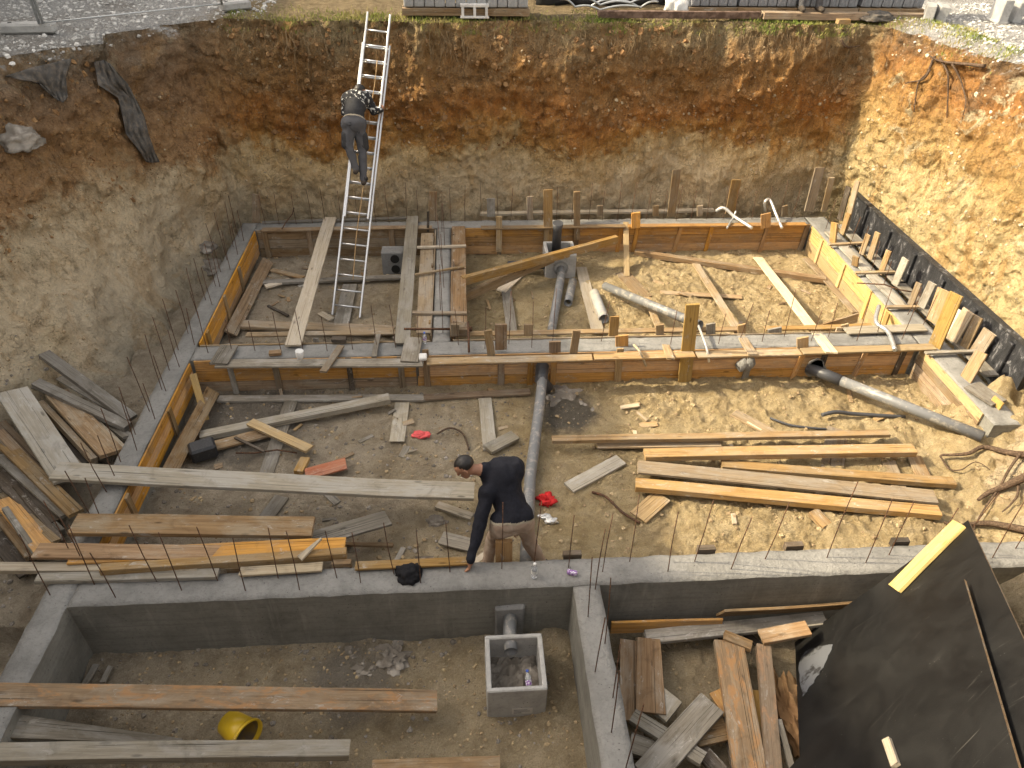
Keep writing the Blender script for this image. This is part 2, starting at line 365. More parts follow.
# ------------------------------------------------------------------ terrain: the cut walls and the level above, one sheet
def lerp(a, b, t): return a + (b-a)*t
ZR = 4.2
ST = [  # base point, rim point
 ((-6.6, .7), (-8.9, .0)), ((-6.7, 4), (-9.0, 4.0)), ((-6.2, 6.5), (-8.75, 7.4)), ((-5.65, 9), (-8.0, 9.8)), ((-5.3, 10.8), (-7.2, 11.4)),
 ((-5.05, 12.4), (-6.25, 12.6)), ((-4.9, 13.7), (-5.55, 13.55)), ((-4.8, 14.35), (-4.75, 14.5)),
 ((-4.3, 14.45), (-4.0, 14.85)), ((-3, 14.45), (-2.9, 14.8)), ((0, 14.45), (0, 14.75)), ((4, 14.45), (4, 14.75)), ((7.6, 14.42), (7.55, 14.75)), ((8.1, 14.3), (7.95, 14.72)),
 ((8.25, 13.6), (8.15, 13.9)), ((8.38, 12), (8.6, 12.4)), ((8.42, 10.4), (9.0, 11.0)), ((8.4, 9.0), (9.4, 9.2)), ((8.0, 8.0), (9.7, 7.6)), ((7.45, 7.25), (9.9, 6.4)),
 ((7.0, 6.4), (10.0, 5.4)), ((6.75, 5.4), (10.0, 4.2)), ((6.8, 3.5), (10.0, 2.5)), ((7.2, .9), (9.6, .0)), ((0, .6), (0, .1)), ((-6.6, .7), (-8.9, .0))]
def resample():
    B, T = [], []
    for i in range(len(ST)-1):
        (b0, t0), (b1, t1) = ST[i], ST[i+1]
        L = max((Vector(b1)-Vector(b0)).length, (Vector(t1)-Vector(t0)).length)
        vis = not (max(b0[1], b1[1], t0[1], t1[1]) < 5.5)
        n = max(1, int(L/(.034 if vis else .25)))
        for k in range(n):
            t = k/n; B.append(Vector(b0).lerp(Vector(b1), t)); T.append(Vector(t0).lerp(Vector(t1), t))
    # smooth corners a little
    for arr in (B, T):
        for _ in range(4):
            q = arr[:]
            for i in range(len(arr)): arr[i] = (q[i-1]+q[i]*2+q[(i+1) % len(q)])/4
    return B, T
Bp, Tp = resample()
nu = len(Bp)
vz = [-.7, -.4, -.2] + [i*.034 for i in range(0, 123)] + [ZR-.02]
out_d = [.03, .08, .15, .24, .35, .5, .7, .95, 1.3, 1.8, 2.6, 4, 7, 14, 40, 160]
verts = []
cen = Vector((1, 8))
for i in range(nu):
    b, t = Bp[i], Tp[i]
    tan = (Tp[(i+3) % nu]-Tp[i-3] + Bp[(i+3) % nu]-Bp[i-3]).normalized()
    nor = Vector((tan.y, -tan.x)); nor = -nor                      # outward (away from the pit)
    if nor.dot(((b+t)/2)-cen) < 0: nor = -nor
    left = 1.0 if (t.x < -4.9) else 0.0
    rightm = 1.0 if b.x > 6 and b.y < 8.3 else 0.0
    for z in vz:
        s = max(0, z)/ZR
        q = b.lerp(t, s)
        p = Vector((q.x, q.y, z))
        big = fbm(p*.55+Vector((3, 9, 1)), 3)*.30
        med = fbm(Vector((p.x*1.6, p.y*1.6, p.z*1.1))+Vector((31, 2, 8)), 4)*.085
        rid = abs(N.noise(Vector((p.x*2.6, p.y*2.6, p.z*1.9))+Vector((1, 7, 5))))*-.10
        fin = fbm(p*7.0, 3)*.038 + abs(N.noise(p*4.3+Vector((9, 4, 2))))*.07
        scrape = N.noise(Vector((p.x*5.0, p.y*5.0, p.z*.35)))*.045*(1-left) + (N.noise(Vector((p.x*2.2, p.y*2.2, p.z*1.6)))>.18)*.035 - .07*(1-left)*max(0, .12-abs(N.noise(Vector((p.x*4.2+p.z*.25, p.y*4.2, p.z*.22+int(p.z/1.1)*3.7)))))/.12*(.5+.5*N.noise(Vector((p.x, p.y, p.z*.8))))
        lump = max(0, fbm(p*1.1+Vector((50, 5, 0)), 3)-.25)*-.28*(.5+left+rightm)
        d = big*(.55 if not left else 1.2) + med*(1.2+.7*left+1.0*rightm-.6*(1.0 if b.x > 7.6 and b.y > 8.3 else 0)) + rid + fin + scrape + lump
        vd = N.voronoi(p*2.3+Vector((N.noise(p*3), N.noise(p*3+Vector((4, 4, 4))), 0))*.5)[0]; vs2 = N.voronoi(p*7.5)[0]
        rw = 1.0 if b.x > 7.6 and b.y > 8.3 else 0.0
        d += (.10-.06*rw)*(vd[0]-.35)*(1+.6*rightm) + (.05-.01*rw)*(vs2[0]-.35)
        if rw: d -= lump*.7+rid*.5
        if left: d -= .35*math.sin(min(1, s)*PI)*max(0, min(1, (12.5-q.y)/3))*(.5+.5*N.noise(Vector((q.y*.5, 3, z*.5))))
        if not rw and not rightm: d = big*(.55 if not left else 1.2) + (d-big*(.55 if not left else 1.2))*lerp(.5, 1, max(0, min(1, (z-1.2)/1.0)))
        # eroded rim and a small toe of fallen spoil
        d += .16*max(0, s-.86)/.14*(1+.8*N.noise(Vector((p.x*.9, p.y*.9, 4))))
        d -= .28*max(0, 1-z/.7)**2*(.6+.5*N.noise(Vector((p.x*1.3, p.y*1.3, 0)))) if (b.y < 14.2 and b.x < 7.9) or b.x < -4.5 else 0
        if .9 < b.y and b.x > 8.1 and z < 1.3: d = max(d, -.04)
        verts.append((q.x+nor.x*d, q.y+nor.y*d, z))
    lx, ly, _ = verts[-1]
    wob = fbm(Vector((lx*.8, ly*.8, 2)), 3)
    for k, od in enumerate(out_d):
        x = lx+nor.x*od + (0 if od < 3 else (lx-cen.x)*od*.05); y = ly+nor.y*od + (0 if od < 3 else (ly-cen.y)*od*.05)
        h = ZR + .05*fbm(Vector((x*.7, y*.7, 0)), 4) + .02*fbm(Vector((x*5, y*5, 0)), 3)
        h -= .10*math.exp(-od/.12)*(1+wob)
        if lx > 8: h += .10*math.exp(-((od-.5)/.5)**2)
        verts.append((x, y, h))
nv = len(vz)+len(out_d)
faces = []
for i in range(nu):
    a = i*nv; b = ((i+1) % nu)*nv
    for j in range(nv-1): faces.append((a+j, b+j, b+j+1, a+j+1))
me = bpy.data.meshes.new('ground'); me.from_pydata(verts, [], faces); me.update()
gnd = link('ground', me, M['earth'], smooth=True); tag(gnd, 'gravel level and cut earth walls around the pit', kind='structure')
del gnd['label']
TV, TF = verts, faces
# ------------------------------------------------------------------ pit floor
def floor_h(x, y):
    h = 0.0
    if y < 4.98: h = -.27
    p = Vector((x, y, 0))
    amp = 1.0 + .7*max(0, min(1, (x-1)/2))
    h += .045*fbm(p*.8+Vector((2, 2, 5)), 3)
    h += .024*amp*fbm(p*3.1, 4) + .020*amp*(.6-2*abs(N.noise(p*6.0+Vector((4, 1, 2))))) + .016*amp*abs(N.noise(p*13)) + .010*amp*N.noise(p*23)
    # boot prints and barrow ruts
    if y > 5: h -= .03*max(0, N.noise(Vector((x*1.3+y*.4, y*.35, 9)))-.25)
    if y > 5: 
        q_ = N.voronoi(Vector((x*2.6+.3*N.noise(p*2), y*3.6, 1)))[0]; h += .035*(min(q_[0], .5)-.3)*(.6 if x < 1 else 1.3)
    if y < 4.98:
        h += .10*math.exp(-((x+1.2)**2+(y-4.5)**2)/.12)*(.6+.6*fbm(p*6, 3))+.05*max(0, fbm(p*2.3+Vector((8, 8, 0)), 3))
        h += .16*math.exp(-((x-3.45)**2/.10+(y-3.5)**2/.35))
        h += .12*math.exp(-((x-.9)**2/.05+(y-4.5)**2/.4))
    h += .05*math.exp(-((x-1.45)**2+(y-8.4)**2)/.12)
    if 5.2 < y < 9.1 and x > 4.5: h += .10*max(0, fbm(p*1.2+Vector((0, 5, 2)), 3))
    if x < -4.6: h += min(.12, (-4.6-x)*.12)*(1+.9*fbm(p*2, 3)) + .06*(.5-N.voronoi(p*3.3)[0][0])
    if x > 4.6 and y < 4.75: h += 1.45*max(0, min(1, (x-4.75)/.9))**1.5*(1+.25*fbm(p*2.2, 3))*min(1, (4.75-y)*3)
    if x > 6.6 and y < 8: h += min(.6, (x-6.6)*.5)*(1+.6*fbm(p*2.2, 3))
    return h
gx = np.arange(-7.6, 9.0, .034); gy = np.arange(1.5, 14.9, .034)
fv = [(x, y, floor_h(x, y)) for y in gy for x in gx]; W = len(gx)
ff = [(j*W+i, j*W+i+1, (j+1)*W+i+1, (j+1)*W+i) for j in range(len(gy)-1) for i in range(W-1)]
me = bpy.data.meshes.new('pit_floor'); me.from_pydata(fv, [], ff); me.update()
flo = link('pit_floor', me, M['floor'], smooth=True); tag(flo, kind='structure')
o0 = len(TV)
BVH = BVHTree.FromPolygons(TV + fv, TF + [tuple(a+o0 for a in f) for f in ff])
def hit(x, y):
    d = ray(x, y).normalized(); r = BVH.ray_cast(CAMP, d)
    return (r[0], r[1]) if r[0] is not None else (at(x, y, 0), Vector((0, 0, 1)))
def drop(x, y, z=3.9):
    r = BVH.ray_cast(Vector((x, y, z)), Vector((0, 0, -1))); return r[0].z if r[0] is not None else 0
# ------------------------------------------------------------------ loose clods, chips and stones lying about
def scatter(name, n, rnge, smin, smax, m, label, wallp=0):
    V, F = [], []
    r = random.Random(hash(name) % 999 + 5 if False else len(name)*13+n)
    for _ in range(n):
        x = r.uniform(*rnge[0]); y = r.uniform(*rnge[1]); z0 = rnge[2] if len(rnge) > 2 else 3.9
        z = drop(x, y, z0)
        if rnge[3:] and z < rnge[3]: continue
        s = smin*(smax/smin)**(r.random()**2.2)
        o = len(V); q = Quaternion((r.random()-.5, r.random()-.5, r.random()-.5, r.random()-.5)).normalized()
        for a in ((1,0,0),(-1,0,0),(0,1,0),(0,-1,0),(0,0,1),(0,0,-1),(.6,.6,.6),(-.6,.6,.6),(.6,-.6,.6),(-.6,-.6,.6),(.6,.6,-.6),(-.6,.6,-.6),(.6,-.6,-.6),(-.6,-.6,-.6)):
            v = q @ (Vector(a)*(s*r.uniform(.6, 1.15))); v.z *= .7; V.append((x+v.x, y+v.y, z+v.z+s*.15))
        for f in ((0,6,2,10),(0,8,4,6),(0,12,3,8),(0,10,5,12),(1,7,4,9),(1,11,2,7),(1,13,5,11),(1,9,3,13),(2,6,4,7),(3,9,4,8),(2,11,5,10),(3,12,5,13)):
            F.append(tuple(o+k for k in f))
    me = bpy.data.meshes.new(name); me.from_pydata(V, [], F); me.update()
    return tag(link(name, me, m), label, None, None, 'stuff')
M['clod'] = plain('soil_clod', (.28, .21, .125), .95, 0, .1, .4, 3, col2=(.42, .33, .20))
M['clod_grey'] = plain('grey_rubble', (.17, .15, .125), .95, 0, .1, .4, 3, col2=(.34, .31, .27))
M['stone'] = plain('gravel_stone', (.34, .33, .31), .9, 0, .2, .4, 5, col2=(.62, .61, .58))
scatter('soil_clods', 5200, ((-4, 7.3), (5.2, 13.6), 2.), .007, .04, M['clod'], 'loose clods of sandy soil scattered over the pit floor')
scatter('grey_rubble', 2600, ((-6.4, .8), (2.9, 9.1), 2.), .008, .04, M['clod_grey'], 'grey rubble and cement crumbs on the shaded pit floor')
scatter('front_soil_clods', 2600, ((-3.9, 3.9), (2.6, 4.8), 2.), .006, .028, M['clod'], 'soil crumbs in the front trenches between concrete walls')
scatter('edge_gravel', 4500, ((-9.5, -3.6), (10.5, 18), 9., 4.0), .012, .06, M['stone'], 'pale grey gravel along the left rim of the pit')
scatter('rim_gravel', 3500, ((8.3, 13), (10.5, 17), 9., 4.0), .012, .05, M['stone'], 'white gravel along the right rim of the pit')

def wall_stones(name, n, m, label, smin, smax, zr, xr):
    V, F = [], []; r = random.Random(n)
    for _ in range(n):
        a = r.random(); z = r.uniform(*zr)
        if xr == 'back': q = BVH.ray_cast(Vector((r.uniform(-4.5, 8), 9, z)), Vector((0, 1, 0)))
        elif xr == 'left': q = BVH.ray_cast(Vector((-3, r.uniform(8.5, 14.2), z)), Vector((-1, 0, 0)))
        else: q = BVH.ray_cast(Vector((6, r.uniform(8.3, 14.2), z)), Vector((1, 0, 0)))
        if q[0] is None or N.noise(q[0]*.9+Vector((n, 0, 0))) < r.uniform(-.4, .3): continue
        p = q[0]; s = smin*(smax/smin)**(r.random()**2.5); o = len(V)
        Q = Quaternion((r.random()-.5, r.random()-.5, r.random()-.5, r.random()-.5)).normalized()
        for a in ((1,0,0),(-1,0,0),(0,1,0),(0,-1,0),(0,0,1),(0,0,-1),(.6,.6,.6),(-.6,.6,.6),(.6,-.6,.6),(-.6,-.6,.6),(.6,.6,-.6),(-.6,.6,-.6),(.6,-.6,-.6),(-.6,-.6,-.6)):
            v = p + (Q @ (Vector(a)*(s*r.uniform(.5, 1.2)))); V.append(tuple(v))
        for f in ((0,6,2,10),(0,8,4,6),(0,12,3,8),(0,10,5,12),(1,7,4,9),(1,11,2,7),(1,13,5,11),(1,9,3,13),(2,6,4,7),(3,9,4,8),(2,11,5,10),(3,12,5,13)): F.append(tuple(o+k for k in f))
    me = bpy.data.meshes.new(name); me.from_pydata(V, [], F); me.update(); tag(link(name, me, m), label, None, None, 'stuff')
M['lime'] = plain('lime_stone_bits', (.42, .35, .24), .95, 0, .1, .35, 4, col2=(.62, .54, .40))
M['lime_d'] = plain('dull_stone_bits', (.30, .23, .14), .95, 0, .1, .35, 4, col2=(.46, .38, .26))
M['clay'] = plain('clay_clods', (.20, .115, .055), .95, 0, .1, .4, 4, col2=(.31, .19, .09))
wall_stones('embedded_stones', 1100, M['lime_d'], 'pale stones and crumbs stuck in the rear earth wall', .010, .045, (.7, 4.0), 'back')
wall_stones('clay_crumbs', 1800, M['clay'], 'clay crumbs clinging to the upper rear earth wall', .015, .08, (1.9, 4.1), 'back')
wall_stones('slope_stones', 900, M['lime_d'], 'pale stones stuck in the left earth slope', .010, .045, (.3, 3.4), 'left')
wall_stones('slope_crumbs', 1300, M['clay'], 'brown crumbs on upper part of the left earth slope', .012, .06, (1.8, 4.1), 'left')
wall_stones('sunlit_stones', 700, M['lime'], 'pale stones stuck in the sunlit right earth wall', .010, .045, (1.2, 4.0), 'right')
# ------------------------------------------------------------------ concrete ground beams
ZT = .6
def slab_bm(x0, x1, y0, y1, z0, z1, seed=0):
    """beam with a hand-trowelled, slightly uneven top (material 0) and smooth formed faces (material 1)"""
    bm = bmesh.new()
    nx = max(2, int((x1-x0)/.06)); ny = max(2, int((y1-y0)/.06)); nz = 3
    g = {}
    for i in range(nx+1):
        for j in range(ny+1):
            x = lerp(x0, x1, i/nx); y = lerp(y0, y1, j/ny); p = Vector((x, y, seed))
            ed = (i in (0, nx)) or (j in (0, ny))
            e = .010*fbm(p*2.5, 3)+.006*N.noise(p*11) - (.012+.012*N.noise(p*5) if ed else 0)
            ox = .010*N.noise(p*4) if i in (0, nx) else 0; oy = .010*N.noise(p*4+Vector((9, 0, 0))) if j in (0, ny) else 0
            g[i, j] = bm.verts.new((x+ox, y+oy, z1+e))
    for i in range(nx):
        for j in range(ny):
            f = bm.faces.new((g[i, j], g[i+1, j], g[i+1, j+1], g[i, j+1])); f.smooth = True; f.material_index = 0
    edge = [(i, 0) for i in range(nx)] + [(nx, j) for j in range(ny)] + [(i, ny) for i in range(nx, 0, -1)] + [(0, j) for j in range(ny, 0, -1)]
    low = {}
    for k in edge:
        v = g[k]; cx = x0 if k[0] == 0 else x1 if k[0] == nx else v.co.x; cy_ = y0 if k[1] == 0 else y1 if k[1] == ny else v.co.y
        low[k] = bm.verts.new((cx, cy_, z0))
    for a, b in zip(edge, edge[1:]+edge[:1]):
        f = bm.faces.new((low[a], low[b], g[b], g[a])); f.material_index = 1
    return bm
fnd = thing('concrete_foundation', (0, 0, 0), 'grey cast concrete ground beams laid out as a rectangular grid in the pit', 'foundation')
CM = [M['conc_top'], M['conc_face']]
XL0, XL1, XR0, XR1 = -4.45, -4.15, 7.27, 7.72
for k, a in enumerate([(XL0, XL1, 1.2, 14.02), (XL1, XR0, 13.68, 14.02), (XL1, XR0, 9.2, 9.56), (XL1, 6.75, 4.82, 5.18), (1.08, 1.37, 1.0, 4.82), (-.52, -.24, 9.56, 13.68), (XR0, XR1, 7.2, 14.02)]):
    ob('beam', slab_bm(a[0], a[1], a[2], a[3], -.55, ZT-.0015*k, k), CM, fnd)

# ------------------------------------------------------------------ timber
def board_bm(L, w, t, seed, bow=.006, rag=.006, taper=1.0):
    bm = bmesh.new(); n = max(2, int(L/.18)); rr = random.Random(seed); rings = []
    for i in range(n+1):
        x = L*i/n; p = Vector((x*.7, seed*3.7, 0))
        ww = w*(lerp(1, taper, i/n)); dz = bow*N.noise(p)*2; dy = bow*N.noise(p+Vector((0, 9, 3)))
        tw = .03*N.noise(p+Vector((5, 5, 5)))
        c = .004 if min(w, t) > .015 else .001
        prof = [(-ww/2+c, 0), (ww/2-c, 0), (ww/2, -c), (ww/2, -t+c), (ww/2-c, -t), (-ww/2+c, -t), (-ww/2, -t+c), (-ww/2, -c)]
        ring = []
        for (y, z) in prof:
            ex = (rr.uniform(-1, 1)*rag + y*.04*rr.uniform(-1, 1)) if i in (0, n) else 0
            ring.append(bm.verts.new((x+ex, y+dy+rr.uniform(-.0012, .0012), z+dz+y*tw)))
        rings.append(ring)
    for a, b in zip(rings, rings[1:]):
        for k in range(8): bm.faces.new((a[k], b[k], b[(k+1) % 8], a[(k+1) % 8]))
    bm.faces.new(rings[0]); bm.faces.new(rings[-1][::-1])
    bmesh.ops.recalc_face_normals(bm, faces=bm.faces)
    return bm
_seed = [0]
def board(name, A, B, w, t, m, parent=None, roll=0., up=(0, 0, 1), bow=.006, taper=1.0, rag=.006):
    A, B = Vector(A), Vector(B); X = (B-A); L = X.length; X.normalize()
    U = Vector(up)
    if abs(X.dot(U)) > .97: U = Vector((0, -1, 0))
    Z = (U - X*U.dot(X)).normalized(); Y = Z.cross(X)
    if roll: q = Quaternion(X, math.radians(roll)); Z = q @ Z; Y = q @ Y
    _seed[0] += 1
    o = ob(name, board_bm(L, w, t, _seed[0], bow, rag, taper), M[m] if isinstance(m, str) else m, parent)
    o.matrix_world = Matrix(((X.x, Y.x, Z.x, A.x), (X.y, Y.y, Z.y, A.y), (X.z, Y.z, Z.z, A.z), (0, 0, 0, 1)))
    return o
def plank(label, m, p1, z1, p2, z2, w, t=.03, roll=0., group=None, name='plank', cat='plank', up=(0, 0, 1), taper=1.0, bow=.006):
    A = at(*p1, z1) if len(p1) == 2 else Vector(p1); B = at(*p2, z2) if len(p2) == 2 else Vector(p2)
    return tag(board(name, A, B, w, t, m, None, roll, up, bow, taper), label, cat, group)

# ------------------------------------------------------------------ nailed formwork panels
def formwork(label, A, B, h, nrm, m, cleats=(), cm='orange', ch=.1, rows=3, group='formwork panels along the concrete beams', z0=0.0, cw=.095, var=None):
    """panel of stacked boards standing from A to B (world x, y), face towards nrm, with upright cleats at fractions along it"""
    A, B = Vector(A), Vector(B); T = (B-A); L = T.length; T.normalize(); nrm = Vector(nrm)
    root = thing('formwork_panel', (A.x, A.y, z0), label, 'formwork', group)
    bh = h/rows
    for k in range(rows):
        z = z0+(k+.5)*bh; off = nrm*rnd.uniform(-.003, .003)
        a = Vector((A.x+off.x, A.y+off.y, z)); b = Vector((B.x+off.x, B.y+off.y, z))
        e0 = T*rnd.uniform(-.02, .01)
        bb = board('board', a-T.to_3d()*0+e0.to_3d(), b, bh-.006, .026, (var[k] if var else m), None, 0, up=(nrm.x, nrm.y, 0), bow=.002)
        bb.parent = root; bb.matrix_parent_inverse = Matrix.Translation((-A.x, -A.y, -z0))
    for c in cleats:
        cc = c if isinstance(c, tuple) else (c, cm, h+rnd.uniform(-.02, ch), rnd.uniform(-2, 2))
        q = A+T*(L*cc[0]) + nrm*.032
        d = T*math.tan(math.radians(cc[3]))*cc[2]
        bb = board('cleat', (q.x, q.y, z0-.03), (q.x+d.x, q.y+d.y, z0+cc[2]), cw*rnd.uniform(.85, 1.15), .03, cc[1], None, 0, up=(nrm.x, nrm.y, 0), bow=.002)
        bb.parent = root; bb.matrix_parent_inverse = Matrix.Translation((-A.x, -A.y, -z0))
    return root
def fr(xs, y, Y, x0, x1):
    """pixel columns at row y on the vertical plane Y -> fractions along x0..x1"""
    return [(aty(x, y, Y).x-x0)/(x1-x0) for x in xs]
# mid beam, front side
YF = 9.17
formwork('long weathered board formwork facing the camera along left half of the middle beam', (-4.08, YF), (-.78, YF), .585, (0, -1), 'orange',
         [(f, c, .60, 0) for f, c in zip(fr([233, 278, 351, 402], 378, YF, -4.08, -.78), ['grey', 'tan', 'dark', 'tan'])], var=['brown', 'orange', 'orange'])
formwork('long orange board formwork facing the camera along right half of the middle beam', (-.74, YF), (7.2, YF), .585, (0, -1), 'orange',
         [(f, c, hh, tl) for f, c, hh, tl in zip(fr([427, 501, 530, 553, 618, 681, 745, 793, 818, 853, 893], 375, YF, -.74, 7.2), ['brown', 'redbrown', 'orange', 'orange', 'tan', 'orange', 'grey', 'orange', 'dark', 'orange', 'dark'], [.72, .55, .56, .62, .66, .62, .54, .6, .56, .58, .5], [0, 0, 1, 0, -2, 2, 1, 6, 0, 7, 2])], var=['orange', 'orange', 'orange'])
formwork('low board formwork on rear side of the middle beam inside the rear left bay', (-4.1, 9.60), (-.56, 9.60), .6, (0, 1), 'tan', [.12, .5, .85], 'grey')
formwork('low board formwork on rear side of the middle beam inside the rear right bay', (-.2, 9.60), (7.2, 9.60), .6, (0, 1), 'tan', [.1, .35, .6, .85], 'tan')
YB = 13.65
formwork('brown formwork boards on inner side of the rear beam behind the ladder', (-4.1, YB), (-.58, YB), .59, (0, -1), 'brown', [(f, c, .62, 0) for f, c in zip(fr([266, 392, 310], 240, YB, -4.1, -.58), ['brown', 'redbrown', 'brown'])], var=['brown', 'tan', 'brown'])
formwork('long golden formwork boards on inner side of the rear beam in right bay', (-.2, YB), (7.18, YB), .59, (0, -1), 'orange', [(f, c, .6, tl) for f, c, tl in zip(fr([499, 547, 576, 618, 634, 675, 707, 762, 802], 240, YB, -.2, 7.18), ['tan', 'brown', 'brown', 'orange', 'orange', 'orange', 'orange', 'orange', 'brown'], [0, 0, 0, 3, 4, 8, 5, 4, 3])])
# left beam, inner side
XFL = -4.11
formwork('orange formwork panel on the left beam inside the rear left bay', (XFL, 9.65), (XFL, 13.6), .5, (1, 0), 'orange', [.08, .36, .62], 'yellow', z0=.1, ch=.02)
formwork('orange formwork panel with upright cleats on the left beam in middle bay', (XFL, 5.25), (XFL, 9.1), .42, (1, 0), 'orange', [.3, .72], 'yellow', z0=.18, ch=.02)
# right beam, inner side
XFR = 7.235
formwork('sunlit yellow formwork panel on the right beam inside the rear right bay', (XFR, 9.68), (XFR, 13.55), .6, (-1, 0), 'fresh', [.12, .3, .58, .85], 'fresh', ch=.02, rows=2)
formwork('short sunlit formwork panel on the right beam in front of the middle beam', (XFR, 7.45), (XFR, 9.1), .6, (-1, 0), 'fresh', [], 'fresh', rows=4, var=['brown', 'brown', 'yellow', 'fresh'])
# divider
formwork('formwork boards on the ladder side of the short dividing beam', (-.56, 9.7), (-.56, 13.55), .62, (-1, 0), 'tan', [.1, .6, .95], 'brown')
formwork('reddish formwork boards on the right side of the short dividing beam', (-.2, 9.7), (-.2, 13.55), .62, (1, 0), 'redbrown', [.1, .6, .95], 'redbrown')
# front side of near beam has been struck; rear side keeps low boards
formwork('low weathered boards left against the rear side of the front beam', (-3.6, 5.22), (6.2, 5.22), .50, (0, 1), 'tan', [], 'tan', rows=2)
for i, (px, py, mm, lb) in enumerate([(235, 571, 'brown', 'small dark wood block on rear edge of the front beam, leftmost'), (341, 566, 'brown', 'small brown wood block on rear edge of the front beam beneath the split board'),
        (424, 563, 'dark', 'small dark wood block on rear edge of the front beam beside the black cloth'), (573, 557, 'dark', 'small dark wood block on rear edge of the front beam behind the purple tin'),
        (709, 555, 'dark', 'small dark wood block on rear edge of the front beam among long rebars'), (797, 550, 'dark', 'small wood block in sun on rear edge of the front beam'), (905, 547, 'dark', 'small wood block on rear edge of the front beam near the black panel')]):
    c = at(px, py, .62); plank(lb, mm, (c.x-.1, 5.235, .63), 0, (c.x+.1, 5.235, .63), 0, .07, .1, name='wood_block', cat='wood block')

# ------------------------------------------------------------------ boards lying along or across the beams
plank('grey top board along the front edge of middle beam, left half', 'grey', (216, 363), .635, (423, 362), .635, .2, .035)
plank('tan top board along the front edge of middle beam, behind the standing cleats', 'tan', (427, 361), .635, (592, 356.5), .635, .17, .03)
plank('golden top board along the front edge of middle beam, centre right', 'yellow', (594, 356), .635, (694, 353.5), .635, .17, .03)
plank('dusty top board on the front edge of middle beam before the tall stake', 'tan', (697, 354), .635, (800, 351.5), .635, .17, .03)
plank('bright top board on the front edge of middle beam reaching the right corner', 'fresh', (802, 351), .635, (934, 346.5), .635, .17, .03)
plank('thin rear top board of middle beam along the rear left bay', 'tan', (246, 334), .63, (396, 331.5), .63, .12, .03)
plank('thin golden rear top board of middle beam along the rear right bay', 'yellow', (470, 333), .632, (742, 328), .632, .12, .03)
plank('short thin rear top board of middle beam near the right corner', 'yellow', (765, 328), .632, (872, 325), .632, .12, .03)
plank('brown top rail along rear beam left of the ladder foot', 'brown', (262, 229), .635, (432, 226.5), .635, .14, .03)
plank('golden top rail along rear beam before the standing stakes', 'yellow', (481, 227), .64, (625, 225.5), .64, .14, .03)
plank('bright golden top rail along rear beam, right part', 'orange', (628, 225.3), .64, (806, 223.5), .64, .14, .03)
plank('pale waler board along far side of the rear beam', 'pale', (480, 212.5), .66, (714, 209), .66, .12, .05)
plank('grey board along far side of the rear beam at left', 'grey', (262, 222), .63, (412, 217), .63, .1, .03)
plank('long pale board bridging the rear left bay from rear beam to middle beam', 'pale', (330, 217), .67, (293, 345), .665, .25, .035)
plank('weathered grey plank bridging the rear left bay just right of ladder', 'palegrey', (412.5, 216), .67, (402, 343), .665, .24, .035)
plank('weathered plank lying along the ladder side of dividing beam', 'tan', (427.5, 233), .60, (424, 333), .60, .25, .03)
plank('reddish worn plank lying along the right side of dividing beam', 'redbrown', (458.5, 226), .61, (458.5, 322), .61, .27, .035)
plank('small batten nailed across the dividing beam at its far end', 'pale', (417, 246.5), .66, (466, 245), .66, .06, .04, name='batten', cat='batten')
plank('small batten across the dividing beam halfway along', 'tan', (402, 276), .66, (464, 266), .66, .05, .03, name='batten', cat='batten')
plank('pale batten across the dividing beam at its near end', 'tan', (403, 311.5), .66, (467, 312), .66, .07, .04, name='batten', cat='batten')
plank('long brown plank fallen along foot of the left formwork in rear bay', 'brown', (268, 260), .16, (231, 333), .14, .22, .035, roll=-35)
plank('long plank on the ground across the rear left bay behind ladder', 'grey', (262, 281.5), .10, (404, 276), .10, .14, .05)
plank('thick weathered plank on the ground in front of the ladder foot', 'tan', (242, 323), .16, (394, 329), .16, .22, .06)
plank('short brown board lying loose in the rear left bay', 'brown', (271, 269), .08, (303, 277), .08, .12, .03)
plank('short pale offcut lying in rear left bay near the fallen plank', 'pale', (265, 286), .09, (290, 279), .09, .12, .04)
plank('grey plank on the ground under the ladder', 'grey', (350, 284), .06, (341, 324), .06, .27, .03)
plank('dark stick leaning in the rear left bay beside the loose board', 'dark', (246, 302), .08, (262, 275), .08, .12, .03)
plank('small pale wood chip on sand at the ladder foot', 'pale', (320, 312), .05, (332, 319), .05, .13, .03)
plank('thin grey stick on the sand left of long pale bridging board', 'dark', (268, 305), .06, (288, 315), .06, .05, .03)
# right rear bay
plank('long thick golden beam propped across rear right bay', 'yellow', (462, 277), .62, (617, 236), .60, .10, .16, roll=0)
plank('second golden beam crossing under the propped beam', 'yellow', (464, 293), .30, (560, 251), .52, .10, .16)
plank('upright board leaning on rear formwork right of the propped beam', 'fresh', (627, 276), .05, (626, 222), .66, .11, .035, name='board', cat='board')
plank('grey plank on the sand left of the chamber pipe', 'grey', (504, 272), .07, (512, 331), .07, .19, .03)
plank('short pale offcut crossing the grey plank', 'pale', (523, 270), .10, (501, 290), .10, .2, .03)
plank('pale plank on the sand right of the pipes', 'pale', (581, 267), .07, (598, 332), .07, .22, .03)
plank('plank half buried in sand beyond the long grey pipe', 'yellow', (622, 272), .04, (645, 297), .04, .3, .03)
plank('narrow plank sloping over middle beam beside the tall stake', 'tan', (647, 297), .12, (671, 358), .70, .12, .03)
plank('long narrow plank from sand up over the middle beam, left one', 'tan', (696, 263), .06, (753, 354), .68, .15, .03)
plank('long narrow plank from sand up over the middle beam, right one', 'pale', (758, 257), .06, (832, 352), .68, .19, .03)
plank('brown beam lying along foot of the rear formwork in sun', 'brown', (635, 250), .14, (826, 278), .12, .13, .10)
plank('faint board nearly buried in the sunlit sand', 'yellow', (660, 292), .035, (742, 297), .035, .13, .02)
